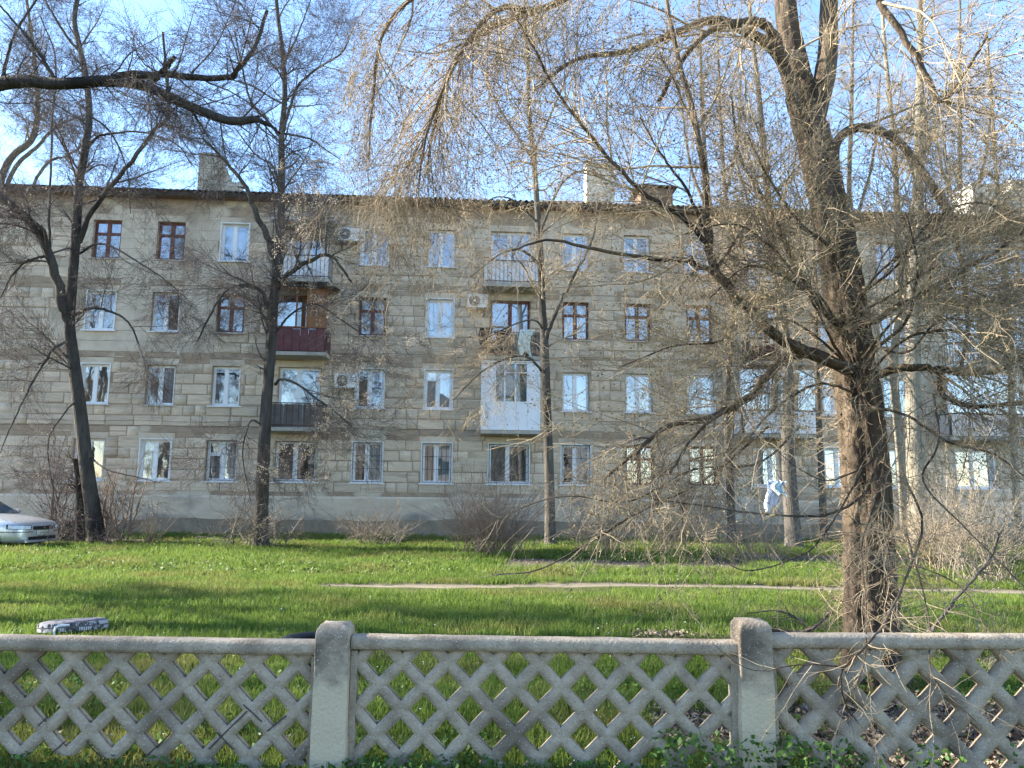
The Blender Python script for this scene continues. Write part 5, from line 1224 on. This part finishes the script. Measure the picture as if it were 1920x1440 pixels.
T0.scatter(b_, 1900, sprays('near', .34, 8, .0026, 10, .006, M['twigdark'], M['bud']))
a = T0.add(grow(Pk[:1], Rk[:1], 30, g, (.4, 1), (40, 80), (1, 3), 9, .4, .03, grav=.02, wig=.12), 4); b_ = T0.add(grow(*a, 500, g, (.1, 1), (25, 60), (.4, 1.2), 7, .5, .008, wig=.13), 3)
T0.finish()

# ------------------------------------------------------------------ shrubs
def shrub(label, px, py, y, n, h, spread, twig, r0, nums, seed, cat='shrub', group=None, grav=-.03, wig=.07, bias=(0, 0, .6)):
    b0 = P(px, py, y); g = np.random.default_rng(seed)
    o = empty('shrub', (b0[0], y, 0), 0, label=label, cat=cat, group=group)
    st = np.zeros((n, 2, 3)); st[:, 0] = np.stack([g.normal(0, spread*.18, n), g.normal(0, spread*.15, n), np.full(n, -.03)], -1)
    a = g.random(n)*2*math.pi; lean = g.random(n)**.7*spread/h
    d = norm(np.stack([np.cos(a)*lean, np.sin(a)*lean, np.ones(n)], -1)); N_ = 10; out = np.zeros((n, N_, 3)); out[:, 0] = st[:, 0]
    L_ = h*(.55+.5*g.random(n)); dd = d
    for k_ in range(1, N_): dd = norm(dd+g.normal(size=(n, 3))*wig+np.array([0, 0, grav])); out[:, k_] = out[:, k_-1]+dd*(L_/(N_-1))[:, None]
    out[:, 1:, 2] = np.maximum(out[:, 1:, 2], .05)
    Rr = (r0*(.6+.6*g.random(n)))[:, None]*np.linspace(1, .3, N_)[None]
    V, Q = tubes(out, Rr, 5, g); tag(link('stems', npmesh('stems', V, Q, twig, True), o), kind='stuff')
    b_ = grow(out, Rr, nums[0], g, (.15, 1), (20, 60), (h*.15, h*.45), 7, .55, r0*.6, tip=.4, wig=.13, grav=grav)
    c = grow(*b_, nums[1]//2, g, (.1, 1), (25, 60), (h*.06, h*.25), 5, .6, r0*.35, tip=.5, wig=.15)
    V1, Q1 = tubes(*b_, 3, g); V2, Q2 = tubes(*c, 3, g)
    tag(link('twigs', npmesh('twigs', np.concatenate([V1, V2]), np.concatenate([Q1, Q2+len(V1)]), twig, False), o), kind='stuff')
    return o, c
shrub('dense russet many-stemmed bush in the middle of the lawn', 920, 1040, 20.5, 150, 2.7, 2.5, M['twigred'], .010, (1400, 5200), 81)
shrub('loose bush with orange-brown stems right beside the leaning dark tree', 212, 1000, 24.5, 16, 3.0, 1.4, M['twigred'], .03, (160, 500), 82)
shrub('tiny dry bush between the leaning tree and the straight dark tree', 285, 1015, 23.5, 22, 1.3, .55, M['twigtan'], .009, (180, 300), 83)
shrub('sprawling grey bush around the foot of the straight dark tree', 480, 1030, 22.3, 34, 2.1, 2.6, M['twiggrey'], .016, (420, 1500), 84, grav=-.09)
shrub('grey thin-stemmed bush behind the car nose', 108, 1005, 24.5, 12, 3.4, 1.3, M['twigdark'], .022, (200, 800), 85)
for k_, (px, py, y, h, sp_, n) in enumerate(((700, 1020, 24, 1.9, 2.4, 34), (1120, 1035, 21.5, 2.4, 2.2, 40), (1255, 1030, 22, 2.6, 2.0, 40), (1420, 1040, 19.5, 2.2, 2.0, 30), (1760, 1060, 17, 2.8, 2.2, 50), (1860, 1080, 15, 2.6, 2.2, 45))):
    shrub(('low wispy bush in front of the plinth left of centre', 'arching bare bush just right of the russet bush', 'upright bare bush in front of the dark brown ground floor windows', 'thin bush below the lilac rag', 'tangled tall bush right of the massive trunk', 'tangled bush at the right edge behind the fence')[k_],
          px, py, y, n, h, sp_, M['twiggrey'] if k_ != 4 else M['twigtan'], .012, (600, 2400), 90+k_, group='bare bushes along the house', grav=-.05)
# low brushwood at the right behind the fence
for k_, (px, y, h) in enumerate(((1480, 8.6, .9), (1850, 7.8, 1.1))):
    shrub(('low brushwood left of the massive trunk foot', 'low brushwood right of the massive trunk foot')[k_], px, 1190, y, 26, h, 1.7, M['twigdark'] if k_ == 0 else M['twiggrey'], .006, (260, 900), 97+k_, grav=-.12, group='low brushwood behind the fence')
# fallen dark branches
fb = Tree('dark crooked fallen branch on the grass left of the massive trunk', P(1500, 1185, 8.2), M['barkdark'], M['twigdark'], 101, cat='branch', name='fallen_branch')
fb.limb([(1440, 1180, 8.2), (1480, 1185, 8.2), (1515, 1183, 8.1), (1540, 1165, 8.1), (1560, 1143, 8.0)], .022, .014, 'stick', 8)
fb.limb([(1515, 1183, 8.1), (1495, 1160, 8.2), (1455, 1145, 8.4), (1400, 1150, 8.5)], .012, .006, 'stick', 6)
fb.add(grow(*fb.skel(), 60, fb.g, (.1, 1), (25, 60), (.1, .5), 6, .5, .005, wig=.15)); fb.finish()
fc = Tree('long bare branch leaning up from the grass right of the massive trunk', P(1745, 1175, 7.6), M['barkgrey'], M['twiggrey'], 102, cat='branch', name='fallen_branch')
fc.limb([(1745, 1185, 7.6), (1790, 1125, 7.7), (1830, 1082, 7.8), (1860, 1045, 7.9), (1875, 1000, 8)], .016, .008, 'stick', 8)
fc.add(grow(*fc.skel(), 70, fc.g, (.1, 1), (25, 60), (.15, .7), 6, .5, .005, wig=.13)); fc.finish()
# stump with a second little trunk
S = Tree('broken old stump with a thin dark second trunk, beside the leaning tree', gb(133, 1018, 23.6), M['barkdark'], M['twigdark'], 103, cat='stump', name='stump')
S.limb([gb(133, 1018, 23.6)]+PX([(131, 1005, 23.6), (127, 995, 23.6), (120, 985, 23.6)]), .34, .26, 'stump_wood', 26, .16, 20, True)
S.limb([gb(150, 1022, 23.3)]+PX([(150, 990, 23.3), (149, 940, 23.3), (146, 900, 23.2), (140, 860, 23.1)]), .15, .06, 'stem', 14, .08, 40, True)
S.add(grow(*S.skel(), 60, S.g, (.3, 1), (30, 80), (.4, 1.6), 8, .3, .02, wig=.12), 4); S.finish()

# ------------------------------------------------------------------ car
M['silver'] = pm('silver_paint', (.56, .58, .61), (.60, .62, .65), 1, .32, 0, metal=.6, spec=.5, coat=.6)
M['carglass'] = pm('car_glass', (.015, .022, .02), (.02, .03, .025), 1, .06, 0, spec=.8)
M['headl'] = pm('headlight_glass', (.55, .58, .6), (.7, .72, .74), 9, .12, 0, spec=.6)
M['blackp'] = pm('black_plastic', (.012, .012, .013), (.02, .02, .02), 5, .5, 0)
M['chrome'] = pm('chrome', (.7, .7, .7), (.75, .75, .75), 2, .15, 0, metal=1)
M['plate'] = pm('number_plate', (.62, .6, .5), (.68, .66, .56), 3, .5, 0)
ang = R(-6); cl_ = P(86, 1010, 21.6)
car = empty('parked_car', (0, 0, 0), ang, label='silver saloon car parked at the left edge, nose to the right', cat='car')
# stations along length (x forward, 0 = nose): (x, half width at sill, belt, z bottom, z wheel-top shoulder, z belt/hood edge, z centre)
st = [(0.00, .42, .22, .50, .56, .60), (-.03, .60, .21, .52, .62, .66), (-.10, .74, .20, .55, .68, .71), (-.25, .82, .20, .58, .73, .775), (-.5, .86, .20, .60, .78, .83), (-.8, .88, .20, .62, .82, .88), (-1.15, .89, .2, .63, .86, .93), (-1.4, .89, .2, .64, .89, .95), (-2.0, .89, .2, .64, .91, .93), (-3.0, .89, .2, .65, .93, .95), (-3.7, .88, .21, .66, .95, .99), (-4.3, .84, .24, .66, .94, 1.0), (-4.6, .74, .3, .6, .86, .92), (-4.66, .6, .34, .55, .74, .8)]
rows = []
for (x, hw, zb, zm, zh, zc) in st:
    half = [(0, zb), (hw*.9, zb), (hw*.985, zb+.06), (hw, (zb+zm)/2), (hw*1.0, zm), (hw*.975, zh-.05), (hw*.92, zh-.008), (hw*.78, zh+(zc-zh)*.35), (hw*.45, zh+(zc-zh)*.8), (0, zc)]
    rows.append([(x, y, z) for y, z in half]+[(x, -y, z) for y, z in half[-2:0:-1]])
A = np.array(rows); A2 = catmull(A.reshape(len(st), -1), 60).reshape(60, A.shape[1], 3)
# wheel arches: pull the skin up over the wheels
Kc = A.shape[1]
for wx in (-.92, -3.62):
    for i in range(60):
        for k_ in range(Kc):
            x, y, z = A2[i, k_]
            if abs(y) > .6 and (x-wx)**2 < .36**2:
                za = .31+math.sqrt(max(.36**2-(x-wx)**2, 0))
                if z < za: A2[i, k_, 2] = za if abs(y) > .8 else max(z, za*.98)
I = (np.arange(59)[:, None]*Kc+np.arange(Kc)[None]).ravel(); I2 = (np.arange(59)[:, None]*Kc+(np.arange(Kc)+1)[None] % Kc).ravel()
V = np.vstack([A2.reshape(-1, 3), [[0.004, 0, .4]], [[-4.67, 0, .6]]]); k0 = 60*Kc
F3 = [(k_, (k_+1) % Kc, k0) for k_ in range(Kc)]+[(59*Kc+(k_+1) % Kc, 59*Kc+k_, k0+1) for k_ in range(Kc)]
link('body', npmesh('body', V, np.stack([I, I+Kc, I2+Kc, I2], -1), M['silver'], True, None, np.array(F3)), car)
def gh(name, prof, hw0, hw1, mat, inset=0):
    mb = MB(); n = len(prof)
    for s_ in (1, -1):
        for (x, z, t_) in prof: mb.v.append((x, s_*(hw0+(hw1-hw0)*t_-inset), z))
    mb.f += [(i, (i+1) % n, n+(i+1) % n, n+i) for i in range(n)]; mb.f += [tuple(range(n))[::-1], tuple(range(n, 2*n))]
    return mb.build(name, mat, car, smooth=False)
gh('cabin', [(-1.28, .90, 0), (-1.75, 1.165, .68), (-2.1, 1.385, 1), (-2.7, 1.42, 1), (-3.3, 1.36, 1), (-3.95, 1.0, .1), (-3.9, .9, 0)], .80, .58, M['silver'])
def sideq(name, pts, mat, s_, off=.012):
    mb = MB(); 
    hwf = lambda z: .80+(.58-.80)*min(max((z-.92)/.44, 0), 1)+off
    mb.quad(*[(x, s_*hwf(z), z) for x, z in (pts if s_ < 0 else pts[::-1])]); mb.build(name, mat, car)
for s_ in (1, -1):
    sideq('side_window', [(-1.52, .95), (-2.38, .95), (-2.38, 1.34), (-2.12, 1.33), (-1.8, 1.19)], M['carglass'], s_)
    sideq('side_window', [(-2.46, .95), (-3.3, .97), (-3.28, 1.29), (-2.46, 1.34)], M['carglass'], s_)
mb = MB(); mb.quad((-1.31, .72, .935), (-1.31, -.72, .935), (-2.07, -.54, 1.385), (-2.07, .54, 1.385)); 
for i, v in enumerate(mb.v): mb.v[i] = (v[0]+.012, v[1], v[2]+.012)
mb.build('windscreen', M['carglass'], car)
from mathutils.bvhtree import BVHTree
bt = BVHTree.FromPolygons([tuple(v.co) for v in car.children[0].data.vertices], [tuple(p.vertices) for p in car.children[0].data.polygons])
def decal(name, mat, az, uz, off=.008, n=9, m_=4, parent=None):
    """patch laid on the skin: az = azimuth range (deg, 0 = straight ahead) seen from a point inside the nose, uz(t) -> (z0, z1)"""
    V = []
    for i in range(n):
        t_ = i/(n-1); a = R(az[0]+(az[1]-az[0])*t_); d = Vector((math.cos(a), math.sin(a), 0)); z0, z1 = uz(t_)
        for j in range(m_):
            z = z0+(z1-z0)*j/(m_-1); hit = bt.ray_cast(Vector((-1.05, 0, z))+d*3, -d, 4)
            p = hit[0] if hit[0] else Vector((-1.05, 0, z))+d*.9
            V.append(tuple(p+d*off))
    F_ = [(i*m_+j, (i+1)*m_+j, (i+1)*m_+j+1, i*m_+j+1) for i in range(n-1) for j in range(m_-1)]
    me = npmesh(name, V, F_, mat, True); return link(name, me, parent or car)
for s_ in (1, -1):
    decal('headlight_surround', M['blackp'], (s_*22.5, s_*53), lambda t: (.545+.02*t, .655+.03*t), .006)
    decal('headlight', M['headl'], (s_*24, s_*51), lambda t: (.557+.02*t, .643+.03*t), .014)
    decal('fog_light', M['headl'], (s_*30, s_*36), lambda t: (.30, .35))
    decal('bumper_strip', M['blackp'], (s_*20, s_*62), lambda t: (.475, .495))
    mb = MB(); mb.prism([(-1.62, .92), (-1.48, .93), (-1.46, 1.03), (-1.60, 1.06)], s_*.86, s_*1.0, 'y'); mb.build('mirror', M['silver'], car)
decal('grille', M['blackp'], (-20, 20), lambda t: (.53, .63), .012)
decal('lower_intake', M['blackp'], (-27, 27), lambda t: (.27, .36), .010)
mb = MB(); mb.box(.03, .038, -.03, .03, .555, .60); mb.build('emblem', M['chrome'], car)
mb = MB(); mb.box(-.03, .03, -.62, .62, .21, .25); mb.build('bumper_lip', M['silver'], car)
mb = MB(); mb.box(.018, .028, -.26, .26, .40, .51); pl = mb.build('number_plate', M['plate'], car)
mb = MB()
for k_, (y, w_) in enumerate(((-.2, .01), (-.12, .05), (-.03, .05), (.05, .05), (.13, .05), (.2, .05))):
    mb.box(.0285, .030, y-w_/2, y+w_/2, .43, .445); mb.box(.0285, .030, y-w_/2, y-w_/2+.012, .447, .485)
tag(mb.build('plate_characters', M['blackp'], pl), kind='stuff')
def wheel(x, s_):
    e = empty('wheel', (x, s_*.80, .31)); e.parent = car
    mb = MB(); mb.cyl((0, -.10, 0), .31, .20, 40, 'y'); mb.build('tyre', M['blackp'], e)
    mb = MB(); mb.cyl((0, s_*.10-(.012 if s_ > 0 else 0), 0), .205, .012, 32, 'y'); mb.build('rim_dish', M['acd'], e)
    for k_ in range(5):
        a = k_*2*math.pi/5+.3; c_, q_ = math.cos(a), math.sin(a); mb = MB()
        pts = [(c_*.03-q_*.03, q_*.03+c_*.03), (c_*.2-q_*.022, q_*.2+c_*.022), (c_*.2+q_*.022, q_*.2-c_*.022), (c_*.03+q_*.03, q_*.03-c_*.03)]
        mb.prism(pts, s_*.113, s_*.128, 'y'); mb.build('spoke', M['chrome'], e)
    mb = MB(); K = 36
    pts = [(math.cos(t_)*.205, s_*.112, math.sin(t_)*.205) for t_ in np.linspace(0, 2*math.pi, K+1)]; mb.tube(pts, .012, 6); mb.build('rim', M['chrome'], e)
for x in (-.92, -3.62):
    for s_ in (1, -1): wheel(x, s_)
nose = P(80, 1003, 21.4)
car.location = (nose[0], nose[1], -.0)

# ------------------------------------------------------------------ unseen bare trees added at the left to shade the lawn; reflected block
def plainblock(x0, x1, y0, y1, h, label, wallm, rz=0, loc=(0, 0, 0)):
    o = empty('apartment_building', loc, rz, label=label, cat='building')
    mb = MB(); mb.box(x0, x1, y0, y1, -.2, h); mb.build('wall', wallm, o)
    mb = MB(); mb.prism([(x0-.5, h+.002), (x1+.5, h+.002), ((x0+x1)/2, h+(x1-x0)*.12)], y0-.4, y1+.4); mb.build('roof', M['roof'], o)
    return o
def copytree(o, loc, rz, label, sc=1.0):
    r_ = o.copy(); col.objects.link(r_); r_.location = loc; r_.rotation_euler = (0, 0, rz); r_.scale = (sc, sc, sc); r_['label'] = label; r_['group'] = 'bare trees added outside the left edge of the view'
    for ch in o.children:
        c_ = ch.copy(); col.objects.link(c_); c_.parent = r_
for k_, (x, y, rz, src, sc) in enumerate(((-15, 3.5, .5, T1, 1.0), (-19, 7.5, 1.9, T2, 1.05), (-22, 1.5, 2.6, T1, 1.1), (-17, 11.0, 4.4, T1, 1.0), (-25, 5, 5.2, T3, 1.1), (-20, -3, 1.2, T1, 1.05), (-24, 9.3, 3.0, T3, 1.15))):
    copytree(src.o, (x, y, 0), rz, 'bare tree added out of view to shade the near lawn', sc*.74)
PB = plainblock(-26, 22, -52, -39, 9.2, 'sunlit pink block behind the viewer, seen only as reflection in the windows', pm('pink_render', (.36, .29, .24), (.44, .35, .28), 1, .9, .1, coords='World'))
for r_ in range(3):
    for k_ in range(12):
        mb = MB(); x = -24+k_*3.9; z = 1.7+r_*2.8; mb.box(x, x+1.2, -38.99, -38.93, z, z+1.5); f_ = mb.build('window', M['carglass'], PB)
